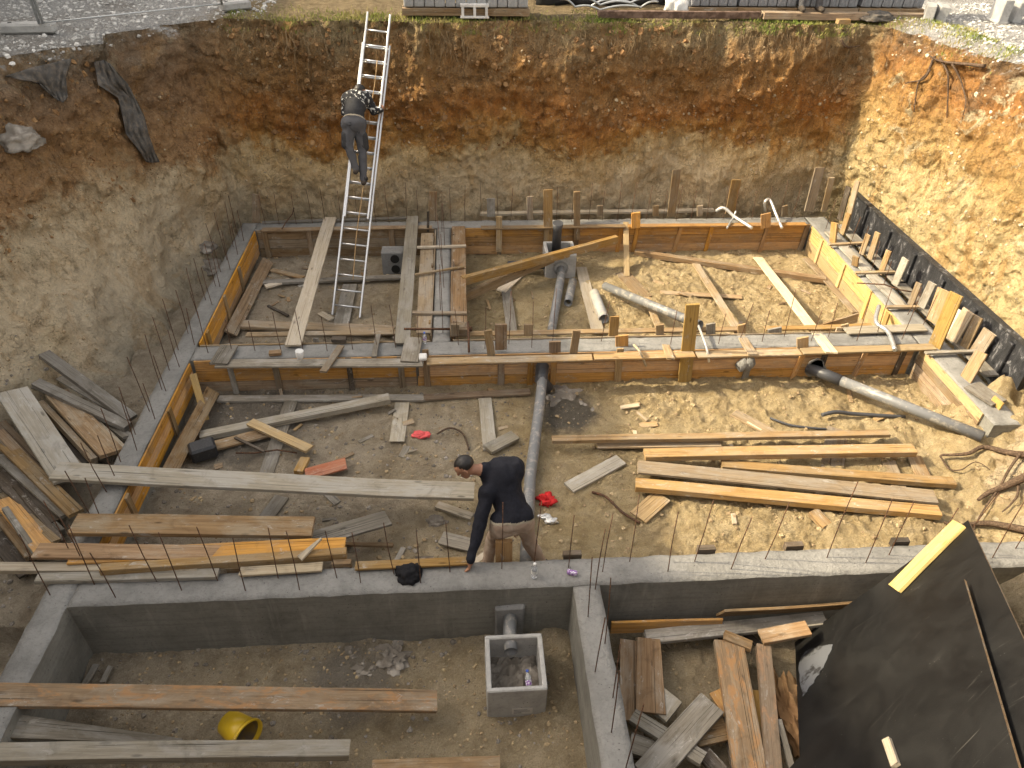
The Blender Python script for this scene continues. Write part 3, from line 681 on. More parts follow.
plank('board along right side of the rear right bay at formwork foot', 'tan', (806, 258), .09, (856, 312), .09, .14, .03)
plank('dark board set diagonal in the right corner of rear bay', 'brown', (815, 326), .14, (858, 313), .3, .03, .2)
plank('grey short plank lying across middle beam near the white cup', 'grey', (229, 345), .675, (218, 363), .675, .27, .03)
plank('grey stub plank across middle beam right of the ladder', 'grey', (414, 337), .675, (409, 361), .675, .27, .03)
plank('thin stick lying across middle beam behind the cup', 'grey', (378, 334), .67, (374, 356), .67, .08, .03)
plank('broken board end sticking out over front of the middle beam', 'tan', (341, 345), .68, (323, 371), .70, .11, .03)
plank('small wood block on the middle beam below the pale bridging board', 'redbrown', (269, 352), .66, (281, 351), .66, .1, .05, name='wood_block', cat='wood block')
plank('small dark wood block on rear edge of middle beam below the ladder', 'dark', (332, 338), .68, (346, 338), .68, .1, .06, name='wood_block', cat='wood block')
# mid bay
plank('long grey board on the ground along foot of the middle formwork', 'grey', (218, 398), .06, (425, 397), .06, .14, .04)
plank('brown board on the ground along middle formwork ending at the pipe', 'brown', (424, 397), .06, (530, 391), .06, .14, .04)
plank('long grey beam lying diagonal on rubble in the middle bay', 'palegrey', (200, 434), .09, (389, 396), .24, .16, .09)
plank('brown board beneath the diagonal grey beam', 'brown', (214, 445), .07, (270, 431), .10, .2, .04)
plank('short speckled board with grey band across the diagonal beam', 'fresh', (250, 421), .20, (309, 448), .20, .15, .04)
plank('small squared offcut beside the speckled short board', 'yellow', (305, 457), .09, (298, 471), .09, .13, .06)
plank('grey plank running under the diagonal beam towards the camera', 'grey', (293, 395), .05, (265, 476), .05, .2, .03)
plank('grey plank end showing between long white beam and brown board', 'grey', (282, 496), .05, (264, 520), .05, .2, .03)
plank('pale flat board lying on rubble below the middle formwork', 'palegrey', (402, 402), .05, (397, 441), .05, .22, .03)
plank('board with faded red paint behind the long white beam', 'red_block', (305, 474), .10, (346, 463), .14, .22, .03)
plank('thin dark stick lying over the brown board', 'dark', (235, 437), .12, (264, 451), .12, .04, .03)
plank('leaning brown plank at foot of the left formwork in middle bay', 'brown', (213, 390), .24, (170, 471), .22, .2, .04, roll=-40)
plank('thin board leaning diagonal against the left formwork', 'fresh', (193, 374), .58, (206, 420), .08, .1, .03)
plank('pale upright plank on sand left of the long pipe', 'palegrey', (485, 398), .05, (490, 449), .05, .2, .03)
plank('short grey offcut lying beside the bent man head', 'palegrey', (488, 448), .12, (515, 434), .12, .2, .05)
plank('pale thin board on sand left of the man', 'pale', (437, 504), .06, (472, 516), .06, .12, .03)
plank('grey board on sand beside the man arm', 'grey', (441, 537), .06, (473, 545), .06, .2, .03)
plank('upright wooden stake standing before the man knees', 'cardboard', (504, 568), .30, (504, 543), .72, .19, .05, name='stake', cat='stake', up=(0, -1, .1))
plank('short weathered grey plank on sand at the shadow edge', 'palegrey', (569, 487), .06, (621, 459), .06, .21, .04)
plank('long thin board topmost of the sunlit timber pile', 'yellow', (552, 438), .22, (889, 432), .22, .12, .06)
plank('grey board half hidden under the topmost sunlit board', 'tan', (597, 443), .10, (720, 441), .10, .2, .03)
plank('long golden beam in the sunlit pile with dark underside', 'yellow', (645, 452.5), .26, (915, 448), .26, .18, .09)
plank('long yellow beam running obliquely through the sunlit pile', 'yellow', (722, 463), .15, (955, 481), .15, .15, .08)
plank('long dirty board second from front in the sunlit pile', 'tan', (638, 466), .2, (936, 496), .2, .24, .04)
plank('long golden beam with orange stain at front of the sunlit pile', 'yellow', (636, 482), .2, (940, 510), .2, .18, .09)
plank('short brown offcut before the front end of sunlit pile', 'tan', (638, 517), .06, (662, 496), .06, .26, .03)
plank('short wood piece on sunlit sand before the pile', 'yellow', (814, 510), .10, (828, 525), .06, .16, .07)
plank('plank lying away from camera beneath the sunlit pile, left one', 'tan', (734, 412), .05, (776, 434), .05, .2, .03)
plank('plank lying away from camera beneath the sunlit pile, right one', 'tan', (838, 428), .05, (832, 470), .05, .3, .03)
plank('plank end showing under right end of the sunlit pile', 'brown', (914, 455), .05, (928, 486), .05, .2, .03)
plank('second plank end under the sunlit pile near the big pipe', 'tan', (888, 460), .05, (905, 500), .05, .2, .03)
# long timbers over the left beam
plank('long white grey beam lying over left beam and reaching the man', 'palegrey', (54, 470), .80, (474, 491), .45, .29, .05, bow=.012)
plank('wide brown board with grey end lying over the left beam', 'brown', (73, 523), .80, (313, 526), .62, .29, .06)
plank('long reddish board at rear of the front left stack', 'redbrown', (35, 550), .74, (300, 553), .66, .2, .04)
plank('wide weathered board slanting out of the front left stack', 'grey', (257, 555), .50, (388, 517), .34, .25, .035)
plank('golden board with bright edge in the front left stack', 'yellow', (100, 567), .74, (346, 551), .70, .10, .1)
plank('yellowish board end at far left of the front stack', 'pale', (-20, 566), .66, (198, 566), .66, .12, .06)
plank('brown board filling the middle of the front left stack', 'orange', (70, 556), .70, (345, 544), .67, .2, .03)
plank('whitish board lowest of the front left stack on concrete', 'palegrey', (36, 577), .66, (218, 572), .66, .12, .05)
plank('pale board along rear edge of the front beam', 'pale', (240, 571), .655, (322, 566), .655, .12, .03)
plank('thin golden board along rear edge of front beam beside the black cloth', 'yellow', (355, 565), .655, (470, 560), .655, .11, .03)
plank('white split sliver of wood standing on the front left stack', 'pale', (299, 558), .72, (321, 538), .80, .09, .025, taper=.25)
plank('thin stick lying on rubble right of the front left stack', 'brown', (333, 543), .10, (393, 544), .10, .05, .04)
# heap leaning on the left slope
def lean(label, m, p1, p2, w, t=.035, z2=.35, up=(.45, -.2, .8), lift=.12, roll=0., group=None):
    A, n = hit(*p1); A = A + Vector((.7, -.25, .5)).normalized()*lift
    return plank(label, m, tuple(A), 0, p2, z2, w, t, roll, group, up=up)
lean('grey beam uppermost on the left slope heap', 'grey', (40, 355), (132, 417), .17, .07, .42)
lean('grey brown beam second from top on left slope heap', 'grey', (32, 383), (128, 425), .15, .08, .40, lift=.1)
lean('short grey board low in left slope heap near the beam', 'grey', (82, 407), (128, 436), .14, .03, .35, lift=.08)
lean('short broad board with grey lower half in left slope heap', 'brown', (50, 396), (112, 452), .30, .05, .42, lift=.2)
lean('narrow beam beside the short broad board on left slope', 'tan', (35, 404), (94, 458), .09, .1, .38, lift=.16)
lean('widest pale grey plank leaning on the left slope', 'palegrey', (2, 396), (70, 478), .38, .04, .45, lift=.3)
lean('dark brown plank in shadow beside the widest pale plank', 'brown', (-8, 425), (52, 480), .24, .04, .30, lift=.1)
lean('golden plank leaning below the widest pale plank', 'yellow', (-6, 448), (76, 512), .18, .05, .40, lift=.3)
lean('dark board in gap beneath the golden leaning plank', 'dark', (-6, 470), (56, 520), .3, .03, .22, lift=.1)
lean('orange plank leaning at left frame edge', 'orange', (-6, 503), (44, 548), .22, .04, .36, lift=.25)
lean('narrow grey batten at the left frame edge', 'grey', (-6, 512), (36, 552), .07, .05, .36, lift=.3)
lean('thin dark batten behind the orange leaning plank', 'dark', (8, 488), (62, 540), .07, .05, .30, lift=.2)
lean('broken grey board end high on the left slope', 'grey', (58, 378), (118, 412), .12, .03, .35, lift=.05)
lean('thin pale lath between boards of left slope heap', 'pale', (66, 398), (124, 446), .05, .03, .38, lift=.14)
lean('dark wet board deep in the left slope heap', 'dark', (28, 412), (88, 462), .2, .04, .25, lift=.03)
lean('weathered batten beside the widest pale plank', 'tan', (14, 400), (84, 470), .08, .06, .38, lift=.12)
lean('grey board under the golden leaning plank', 'grey', (-6, 458), (66, 514), .14, .04, .3, lift=.16)
lean('brown batten under the orange leaning plank', 'brown', (-8, 520), (30, 556), .1, .05, .3, lift=.2)
lean('thick grey beam in the dark gap at left edge', 'grey', (2, 478), (60, 530), .1, .1, .22, lift=.08)
lean('dark board crossing the grey brown boards at left edge', 'brown', (-8, 434), (58, 492), .12, .04, .3, lift=.2)
lean('dark plank lowest at the left frame edge', 'dark', (-10, 536), (28, 572), .2, .04, .2, lift=.1)
lean('grey brown plank beside the dark plank at left frame edge', 'tan', (-4, 496), (56, 540), .1, .04, .34, lift=.16)
lean('short dark beam behind the short broad board', 'dark', (44, 388), (108, 440), .1, .08, .28, lift=.04)
r5 = random.Random(11)
def offcuts(n, xr, yr, label, group, mats):
    for i in range(n):
        x, y = r5.uniform(*xr), r5.uniform(*yr); a = r5.uniform(0, PI); L = r5.uniform(.08, .38); z = drop(x, y, 1.5)+.022
        if z > .3: continue
        plank(label, r5.choice(mats), (x, y, z), 0, (x+L*math.cos(a), y+L*math.sin(a), z+r5.uniform(-.005, .03)), 0, r5.uniform(.03, .11), .022, group=group, name='wood_offcut', cat='offcut')
offcuts(22, (-3.6, .6), (5.6, 8.9), 'small wood offcut strewn on grey rubble of the middle bay', 'offcuts on the grey rubble', ['tan', 'grey', 'brown', 'pale'])
offcuts(16, (2.2, 6.4), (5.5, 8.9), 'small wood offcut strewn on sunlit sand of the middle bay', 'offcuts on the sunlit sand', ['tan', 'yellow', 'pale'])
offcuts(14, (-.1, 6.8), (10, 13.3), 'small wood offcut on sand of the rear right bay', 'offcuts in the rear right bay', ['tan', 'yellow', 'brown'])
offcuts(10, (-3.9, -.8), (10, 13.3), 'small wood offcut on ground of the rear left bay', 'offcuts in the rear left bay', ['tan', 'grey', 'brown'])
offcuts(12, (1.5, 3.4), (2.9, 4.7), 'small wood offcut among the planks of front right bay', 'offcuts in the front right bay', ['tan', 'dark', 'brown', 'pale'])
# front left bay
plank('long rust stained plank across the front left bay', 'rusty', (-60, 693), .70, (437, 700), .05, .23, .05)
plank('weathered thick beam across the bottom of front left bay', 'palegrey', (-60, 752), .74, (350, 747), .06, .16, .10)
plank('tapering grey board lying between the two long front planks', 'grey', (-30, 722), .6, (182, 741), .0, .26, .03, taper=.2)
plank('wide brown board cut off by the bottom edge of frame', 'brown', (372, 768), -.1, (500, 764), -.1, .16, .05)
plank('thin lath half buried behind the long rust stained plank', 'grey', (82, 688), -.2, (96, 664), -.2, .07, .03)
plank('second thin lath half buried near the corner of front left bay', 'grey', (102, 682), -.2, (110, 666), -.2, .06, .03)
# front right bay
plank('thin board on edge against the concrete wall of front right bay', 'orange', (612, 622), .12, (723, 619), .12, .03, .2)
plank('wide brown board leaning on front beam in front right bay', 'brown', (720, 612), .22, (850, 604), .22, .3, .03, roll=-65)
plank('dusty grey board lying under the wide brown board', 'grey', (646, 636), .02, (825, 617), .10, .17, .05)
plank('broad whitish plank standing along the near dividing wall', 'redbrown', (649, 638), .05, (651, 712), .02, .25, .05, taper=1.2)
plank('large grey plank with bare wood end crossing the bay heap', 'grey', (646, 776), .06, (712, 703), .10, .28, .06)
plank('muddy thick plank running towards the camera in front right bay', 'rusty', (729, 640), .12, (752, 775), .05, .31, .07)
plank('narrow rust and grey plank at right of the muddy one', 'rusty', (764, 645), .14, (775, 775), .10, .15, .08)
plank('wide pinkish board bridging to the black panel edge', 'redbrown', (761, 636), .20, (808, 627), .28, .17, .05)
plank('short block of wood under the wide pinkish board', 'brown', (725, 634), .16, (752, 645), .12, .12, .06)
plank('pale split board between the two long heap planks', 'yellow', (757, 690), .03, (768, 745), .0, .14, .03, taper=.6)
plank('thin grey lath leaning beside the sand clump', 'grey', (779, 719), .1, (794, 775), .05, .06, .04)
plank('short pale plank crossing left side of bay heap', 'palegrey', (633, 714), .03, (704, 758), .06, .15, .06)
plank('short whitish offcut behind the large grey plank', 'palegrey', (657, 713), .0, (672, 694), .02, .24, .05)
plank('brown offcut beneath the large grey plank', 'brown', (695, 735), .0, (727, 728), .0, .22, .04)
plank('yellow brown board end between large plank and muddy plank', 'orange', (718, 690), .02, (732, 712), .0, .2, .03)
plank('dark grey board low in the bay heap', 'dark', (729, 705), -.1, (742, 772), -.1, .2, .03)
plank('short grey brown stub at the lower left of heap', 'grey', (630, 742), -.05, (660, 752), -.05, .2, .04)
plank('dark wet stub plank at the bottom of the heap', 'dark', (700, 748), -.08, (722, 772), -.08, .16, .05)
plank('dark red board standing in gloom by the dividing wall', 'redbrown', (629, 640), -.1, (630, 720), -.12, .2, .04)

# ------------------------------------------------------------------ stakes and cleats standing on the beams
def stake(label, m, x, ytop, ybot, Y, w=.1, t=.035, lean_=0., z0=None, up=(0, -1, 0), group='wooden stakes standing along the beams', yoff=0):
    B = aty(x, ybot, Y) if z0 is None else Vector((aty(x, ybot, Y).x, Y, z0))
    T = aty(x+lean_, ytop, Y+yoff)
    return tag(board('stake', B, T, w, t, m, None, 0, up, .003), label, 'stake', group)
stake('brown stake beside left end of the rear beam', 'brown', 256, 195, 226, 14.06, .16)
stake('wide brown stake behind rear beam above the dividing beam', 'brown', 433, 192, 222, 14.1, .17)
stake('grey stake behind rear beam right of the dividing beam', 'grey', 491, 199, 217, 14.1, .17)
stake('short pale stake behind rear beam left of the tall ones', 'tan', 530, 197, 220, 14.1, .13)
stake('tall orange stake in front of rear beam above the chamber', 'yellow', 548, 190, 247, 13.58, .18)
stake('second tall stake in front of rear beam right of the chamber', 'yellow', 577, 192, 240, 13.58, .13)
stake('leaning golden stake behind rear beam, first at right', 'yellow', 671, 170, 217, 14.1, .17, lean_=6)
stake('leaning golden stake behind rear beam, second at right', 'yellow', 730, 180, 214, 14.1, .2, lean_=7)
stake('leaning thin bright edged stake behind rear beam', 'tan', 809, 168, 211, 14.1, .2, lean_=11)
stake('narrow brown stake behind rear beam near the corner', 'tan', 824, 178, 212, 14.1, .12, lean_=8)
stake('short golden block stake by rear rail at the white tube', 'orange', 636, 213, 228, 13.5, .18)
stake('short orange block stake on rear rail at right', 'orange', 766, 214, 228, 13.5, .2)
stake('short brown stake on rear beam left of the tall ones', 'tan', 499, 217, 252, 13.55, .12)
stake('tallest stake in front of the middle beam', 'fresh', 684, 305, 388, 9.08, .21, lean_=9)
stake('dark grey stake on rear side of middle beam', 'grey', 711, 324, 345, 9.6, .15)
stake('white topped stake on middle beam before the grey plank', 'redbrown', 501, 325, 350, 9.22, .18)
stake('golden stake at rear of middle beam beside the broken pipe', 'yellow', 613, 317, 340, 9.6, .15, lean_=2)
stake('squat brown stake in front of the golden one on middle beam', 'orange', 622, 336, 352, 9.3, .2)
stake('low brown stake on front rail of middle beam', 'redbrown', 555, 342, 353, 9.1, .18)
stake('pale cleat leaning over front rail of middle beam', 'yellow', 577, 358, 331, 9.1, .12, lean_=-4)
stake('grey pale cleat beside the white topped stake', 'tan', 488, 361, 331, 9.1, .12, lean_=4)
stake('low golden stake on front rail near the right planks', 'yellow', 803, 338, 350, 9.15, .18)
stake('low grey block stake on rear side of middle beam at right', 'grey', 775, 329, 337, 9.6, .22)
stake('dark short stake at junction of dividing beam and rear bay', 'dark', 428, 212, 232, 13.6, .05)
# right beam
def post(label, m, bx_, by_, tx, ty, zb, h, w, t=.035, group='upright boards along the right beam'):
    B = at(bx_, by_, zb); T = None
    # the top stands above the base and leans a little towards where it is seen
    d = ray(tx, ty); best = min((( (CAMP+d*s)-B-Vector((0,0,h))).length, s) for s in [k*.02 for k in range(250, 1200)])[1]
    T = CAMP+d*best
    return tag(board('stake', B, T, w, t, m, None, 0, (-1, -.35, 0), .003), label, 'stake', group)
post('tallest weathered post at far end of the black wall', 'tan', 844, 232, 857, 181, .6, 1.0, .12)
post('dark post beside the tallest one at far end of black wall', 'dark', 839, 220, 848, 187, .6, .75, .14)
post('slim brown post before the black wall, first from far end', 'tan', 869, 259, 877, 233, .6, .55, .12)
post('grey brown post before the black wall, second from far end', 'grey', 894, 285, 905, 259, .6, .55, .15)
post('grey post at start of the row of leaning boards', 'grey', 920, 308, 932, 283, .6, .55, .15)
post('broad yellow board leaning first in the row', 'yellow', 931, 322, 943, 290, .6, .62, .22)
post('largest bright board of the row, leaning near the corner', 'fresh', 934, 346, 956, 294, .6, .85, .22)
post('thin pale board behind the largest bright one', 'pale', 949, 336, 959, 311, .6, .5, .1)
post('brown board leaning fourth in the row', 'tan', 951, 341, 968, 311, .6, .6, .2)
post('grey brown board leaning fifth in the row', 'tan', 963, 348, 978, 317, .6, .6, .15)
post('last board of the row at near end of black wall', 'tan', 975, 354, 989, 332, .6, .5, .22)
post('short block upright on inner edge of right beam', 'yellow', 832, 243, 834, 223, .6, .35, .16)
post('small block on the grey boards of right beam', 'yellow', 854, 266, 855, 257, .62, .15, .14)
tag(board('brace', at(946, 413, .1), at(981, 352, .98), .2, .035, 'yellow', None, 0, (-1, -.3, .2)), 'broad brace leaning on the short formwork beside the pipe end', 'brace')
tag(board('brace', at(980, 428, .15), at(998, 400, .72), .17, .035, 'fresh', None, 0, (-1, -.3, .2)), 'bright small brace at near end of short formwork', 'brace')
for i, (a, b, mm, lb) in enumerate([((829, 244), (866, 242), 'tan', 'batten across right beam at its far end'), ((855, 272), (895, 271), 'tan', 'batten across right beam at the second post'),
        ((886, 306), (919, 306), 'tan', 'batten across right beam at start of the leaning row'), ((926, 352), (987, 350), 'grey', 'long grey batten across near corner of right beam')]):
    plank(lb, mm, a, .68, b, .68, .07, .04, name='batten', cat='batten')
plank('grey walkway board on outer half of right beam, far part', 'grey', (7.9, 13.6, .61), 0, (7.9, 11.2, .61), 0, .22, .03)
plank('grey walkway board on outer half of right beam, near part', 'grey', (7.9, 11.1, .612), 0, (7.92, 8.3, .612), 0, .22, .03)
plank('dusty boards end on the right beam past the brace', 'grey', (972, 384), .66, (1000, 402), .66, .3, .04)
plank('grey board laid on right beam beside yellow formwork', 'palegrey', (7.45, 13.2, .64), 0, (7.5, 10.2, .64), 0, .2, .03)
plank('pale board laid along the corner of right and middle beams', 'palegrey', (846, 330), .67, (925, 327), .67, .2, .03)

for i, (x_, hh, mm, lb) in enumerate([(13.2, .42, 'yellow', 'small yellow cleat on the far end of right beam'), (12.3, .38, 'tan', 'small tan cleat on right beam between first two posts'), (11.5, .45, 'yellow', 'small yellow cleat on right beam past the second post'), (10.4, .4, 'tan', 'small tan cleat on right beam before the leaning row')]):
    tag(board('stake', (7.72, x_, .58), (7.74, x_+.03, .6+hh), .12, .03, mm, None, 0, (-1, -.3, 0)), lb, 'stake', 'cleats on the right beam')
for i, (px_, mm, lb) in enumerate([(600, 'tan', 'small upright cleat on rear beam right of the second tall stake'), (656, 'yellow', 'small upright cleat on rear beam left of first leaning stake'), (700, 'tan', 'small upright cleat on rear beam between the leaning stakes'), (785, 'tan', 'small upright cleat on rear beam near white hooked tube')]):
    stake(lb, mm, px_, 206, 216, 14.1, .12)
for i, (px_, mm, lb) in enumerate([(455, 'tan', 'short cleat on rear side of middle beam right of dividing beam'), (528, 'yellow', 'short cleat on rear side of middle beam by the pipe end'), (660, 'tan', 'short cleat on rear side of middle beam left of tallest stake'), (742, 'yellow', 'short cleat on rear side of middle beam right of dark grey stake'), (845, 'tan', 'short cleat on rear side of middle beam near right corner')]):
    stake(lb, mm, px_, 325, 336, 9.62, .13)
# ------------------------------------------------------------------ reinforcing bars
def rebar(x, y, z0, L, lx, ly, label, group, r=.0055):
    bm = bmesh.new(); rr = rnd
    b = Vector((rr.uniform(-.008, .008), rr.uniform(-.008, .008), 0))
    tube(bm, [(0, 0, -.15), (0, 0, 0), (lx*.5*L+b.x, ly*.5*L+b.y, L*.5), (lx*L, ly*L, L)], r, 6)
    o = ob('rebar', bm, M['rebar']); o.location = (x, y, z0)
    return tag(o, label, 'rebar', group)
def row(n, f, label, group, L=(.75, .95), tilt=.05):
    for i in range(n):
        x, y = f(i/(n-1) if n > 1 else 0)
        if rnd.random() < .06: continue
        rebar(x+rnd.uniform(-.04, .04), y+rnd.uniform(-.03, .03), ZT, rnd.uniform(*L), rnd.uniform(-tilt, tilt), rnd.uniform(-tilt, tilt), label, group)
row(13, lambda t: (lerp(-4.0, -.2, t), 5.0 + .06*(-1)**int(t*12+.5)), 'thin rusty rebar standing in left half of the front beam', 'rebars in left half of the front beam', (.72, .92))
row(17, lambda t: (lerp(.3, 6.2, t), 5.02 + .06*(-1)**int(t*16+.5)), 'long thin rebar standing in right half of the front beam', 'rebars in right half of the front beam', (.85, 1.15), .07)
row(18, lambda t: (-4.35, lerp(5.0, 13.4, t)), 'thin rebar along outer edge of the left beam', 'rebars along the left beam outer edge')
row(14, lambda t: (-4.22, lerp(5.4, 13.2, t)), 'thin rebar along inner edge of the left beam', 'rebars along the left beam inner edge', (.6, .8))
row(36, lambda t: (lerp(-4.0, 7.0, t), 13.93), 'thin rebar in the rear beam before the earth wall', 'rebars in the rear beam', (.6, .85))
row(10, lambda t: (lerp(-3.9, -.7, t), 9.38), 'thin rebar in left half of the middle beam', 'rebars in left half of the middle beam', (.5, .8))
row(20, lambda t: (lerp(-.1, 7.0, t), 9.4 + .07*(-1)**int(t*19+.5)), 'thin rebar in right half of the middle beam', 'rebars in right half of the middle beam', (.55, .95), .08)
row(9, lambda t: (7.5, lerp(9.6, 13.4, t)), 'thin rebar in the right beam', 'rebars in the right beam', (.5, .75), .1)
row(6, lambda t: (-.38, lerp(9.8, 13.5, t)), 'thin rebar in the short dividing beam of rear bay', 'rebars in the rear dividing beam', (.7, 1.3))
row(7, lambda t: (1.24 + .05*(-1)**int(t*6+.5), lerp(2.9, 4.75, t)), 'long thin rebar in the near dividing wall', 'rebars in the near dividing wall', (.85, 1.05), .06)
for i, (p, q, lb) in enumerate([((282, 229), (294, 208), 'short bent rusty rod on rear beam left of the pale plank'), ((236, 453), (297, 453), 'thin rusty rod lying on rubble in the middle bay'), ((919, 293), (857, 283), 'dark rod lying across boards of the right beam')]):
    A = at(*p, .68 if i != 1 else .08); B = at(*q, .72 if i != 1 else .08); bm = bmesh.new()
    mid = A.lerp(B, .6)+Vector((.06, .03, .03)); tube(bm, [A, A.lerp(B, .3), mid, B], .012, 6)
    tag(ob('steel_rod', bm, M['rebar']), lb, 'steel rod')

# ------------------------------------------------------------------ pipes, chambers, buckets, litter
def wrap(name, label, cat, group=None): return thing(name, (0, 0, 0), label, cat, group)
bm = bmesh.new(); A = at(543, 372, .32); B = at(530, 478, .13); Cc = Vector((.62, 5.3, .02))
tube(bm, [A+Vector((0, .12, 0)), A, A.lerp(B, .35)+Vector((.01, 0, .01)), B, Cc], .078, 16)
tag(ob('drain_pipe', bm, M['pvc'], smooth=False), 'dusty grey drain pipe running down the middle bay behind the man', 'pipe')
t = wrap('drain_pipe', 'thick grey pipe sticking out of the middle formwork into the sun at right', 'pipe')
A = at(819, 372, .28); B = at(983, 437, .42)
bm = bmesh.new(); pipe(bm, [A.lerp(B, .14), A.lerp(B, .5), B], .08, .006); ob('pipe_body', bm, M['pvc'], t)
bm = bmesh.new(); pipe(bm, [A.lerp(B, -.08), A.lerp(B, .15)], .09, .006); ob('socket', bm, M['pvc_dark'], t)
bm = bmesh.new(); c = A.lerp(B, -.02)
for k in range(5): bmesh.ops.create_icosphere(bm, subdivisions=2, radius=.11, matrix=Matrix.Translation(c+Vector((rnd.uniform(-.1, .1), .05, rnd.uniform(-.1, .1)))))
for v in bm.verts: v.co += Vector((1, 1, 1))*.03*N.noise(v.co*14); v.co.y = max(v.co.y, 9.03)
tag(ob('mortar_patch', bm, M['conc_dark']), 'lump of grey mortar sealing the thick pipe in formwork', 'mortar')
bm = bmesh.new(); c = aty(746, 366, 9.1)
for k in range(5): bmesh.ops.create_icosphere(bm, subdivisions=2, radius=.09, matrix=Matrix.Translation(c+Vector((rnd.uniform(-.09, .09), .03, rnd.uniform(-.09, .09)))))
for v in bm.verts: v.co += Vector((1, 1, 1))*.03*N.noise(v.co*14)
tag(ob('mortar_patch', bm, M['conc_dark']), 'grey mortar splash on the middle formwork left of the thick pipe', 'mortar')
# rear chamber with two pipes
def chamber(name, label, x0, x1, y0, y1, z0, z1, t, m, hole=None):
    r = wrap(name, label, 'chamber'); bm = bmesh.new()
    bx(bm, x0, x1, y0, y0+t, z0, z1, bev=.012); bx(bm, x0, x1, y1-t, y1, z0, z1, bev=.012)
    bx(bm, x0, x0+t, y0+t-.01, y1-t+.01, z0, z1-.004, bev=.006); bx(bm, x1-t, x1, y0+t-.01, y1-t+.01, z0, z1-.004, bev=.006)
    bx(bm, x0+t, x1-t, y0+t, y1-t, z0, z0+.1)
    ob('shell', bm, m, r); return r
c0 = at(545, 278, .0); c1 = at(575, 277, .0)
ch = chamber('inspection_chamber', 'grey square inspection chamber with round outlet in rear right bay', c0.x, c1.x, c0.y, c0.y+.6, -.02, .5, .06, M['conc'])
bm = bmesh.new(); p = Vector(((c0.x+c1.x)/2-.0, c0.y, .22)); pipe(bm, [p+Vector((0, .05, 0)), p-Vector((0, .03, 0))], .15, .03); ob('outlet_ring', bm, M['conc_dark'], ch)
bm = bmesh.new(); q = at(551, 334, .06); tube(bm, [p+Vector((0, .1, 0)), p-Vector((0, .15, .06)), q], .08, 16); tag(ob('drain_pipe', bm, M['pvc']), 'grey drain pipe running from rear chamber towards the middle beam', 'pipe')
bm = bmesh.new(); pipe(bm, [at(573, 281, .1), at(568, 303, .1)], .078, .008); tag(ob('drain_pipe', bm, M['pvc']), 'short grey pipe stub with open dark end beside the chamber pipe', 'pipe')
bm = bmesh.new(); tube(bm, [at(508, 266, .2), at(545, 264, .2)], .1, 14); tag(ob('drain_pipe', bm, M['pvc_dark']), 'dark pipe entering the rear chamber from its left', 'pipe')
bm = bmesh.new(); tube(bm, [(p.x-.05, c0.y+.45, .3), (p.x-.05, c0.y+.42, .85), (p.x-.05, c0.y+.40, .98)], [.09, .09, .105], 16); tag(ob('drain_pipe', bm, M['pvc_dark']), 'black upright pipe standing in the rear chamber', 'pipe')
bm = bmesh.new(); pipe(bm, [at(594, 293, .1), at(604, 319, .1)], .095, .008); tag(ob('drain_pipe', bm, M['pvc_pale']), 'pale dusty pipe half with open end on the sand', 'pipe')
bm = bmesh.new(); pipe(bm, [at(605, 286, .2), at(700, 325, .75)], .075, .006); tag(ob('drain_pipe', bm, M['pvc']), 'long slim grey pipe sloping from sand over the middle beam', 'pipe')
bm = bmesh.new(); tube(bm, [at(547, 388, .1), at(541, 380, .3), Vector((at(543, 372, .32))+Vector((0, .1, .04)))], .105, 14); tag(ob('pipe_collar', bm, M['pvc_dark']), 'dark collar where the dusty drain pipe leaves the formwork', 'pipe collar')
# two-hole block behind the ladder
r = wrap('twin_hole_block', 'grey block with two round holes on its side behind the ladder', 'block'); c0 = at(383, 275, 0); c1 = at(405, 275, 0)
bm = bmesh.new(); bx(bm, c0.x, c1.x, c0.y, c0.y+.3, 0, .48, bev=.015); ob('block_body', bm, M['conc_dark'], r)
for k in (0, 1):
    bm = bmesh.new(); p = Vector((c0.x*.4+c1.x*.6, c0.y-.005, .13+.22*k)); bmesh.ops.create_cone(bm, segments=20, radius1=.085, radius2=.085, depth=.03, cap_ends=True, matrix=Matrix.Translation(p) @ Matrix.Rotation(PI/2, 4, 'X')); ob('hole', bm, M['tarp'], r)
# front chamber
c0 = at(487, 718, -.25); c1 = at(546, 718, -.25); cw = c1.x-c0.x
ch = chamber('inspection_chamber', 'open grey concrete inspection chamber with pipe end and paper sticker in the front bay', c0.x, c1.x, c0.y, c0.y+cw*1.06, -.27, .24, .05, M['conc'])
bm = bmesh.new(); bx(bm, c0.x+cw*.42, c0.x+cw*.77, c0.y-.004, c0.y-.001, -.20, -.09); ob('paper_sticker', bm, M['paper'], ch)
bm = bmesh.new(); bx(bm, c0.x+cw*.45, c0.x+cw*.58, c0.y-.006, c0.y-.0045, -.18, -.165); bx(bm, c0.x+cw*.45, c0.x+cw*.72, c0.y-.006, c0.y-.0045, -.15, -.14); bx(bm, c0.x+cw*.45, c0.x+cw*.68, c0.y-.006, c0.y-.0045, -.125, -.115); ob('sticker_print', bm, M['conc_dark'], ch)
bm = bmesh.new(); bx(bm, c0.x+.05, c0.x+cw-.05, c0.y+.05, c0.y+cw*1.06-.05, -.2, -.12)
bmesh.ops.subdivide_edges(bm, edges=bm.edges, cuts=14, use_grid_fill=True)
for v in bm.verts:
    if v.co.z > -.13: v.co.z += .05*fbm(v.co*9, 3) + .04*N.noise(v.co*30)
tag(ob('rubble_fill', bm, M['clod_grey'], smooth=False), 'grey rubble lying inside the front inspection chamber', 'rubble', kind='stuff')
px = c0.x+cw*.45; yb = c0.y+cw*1.06
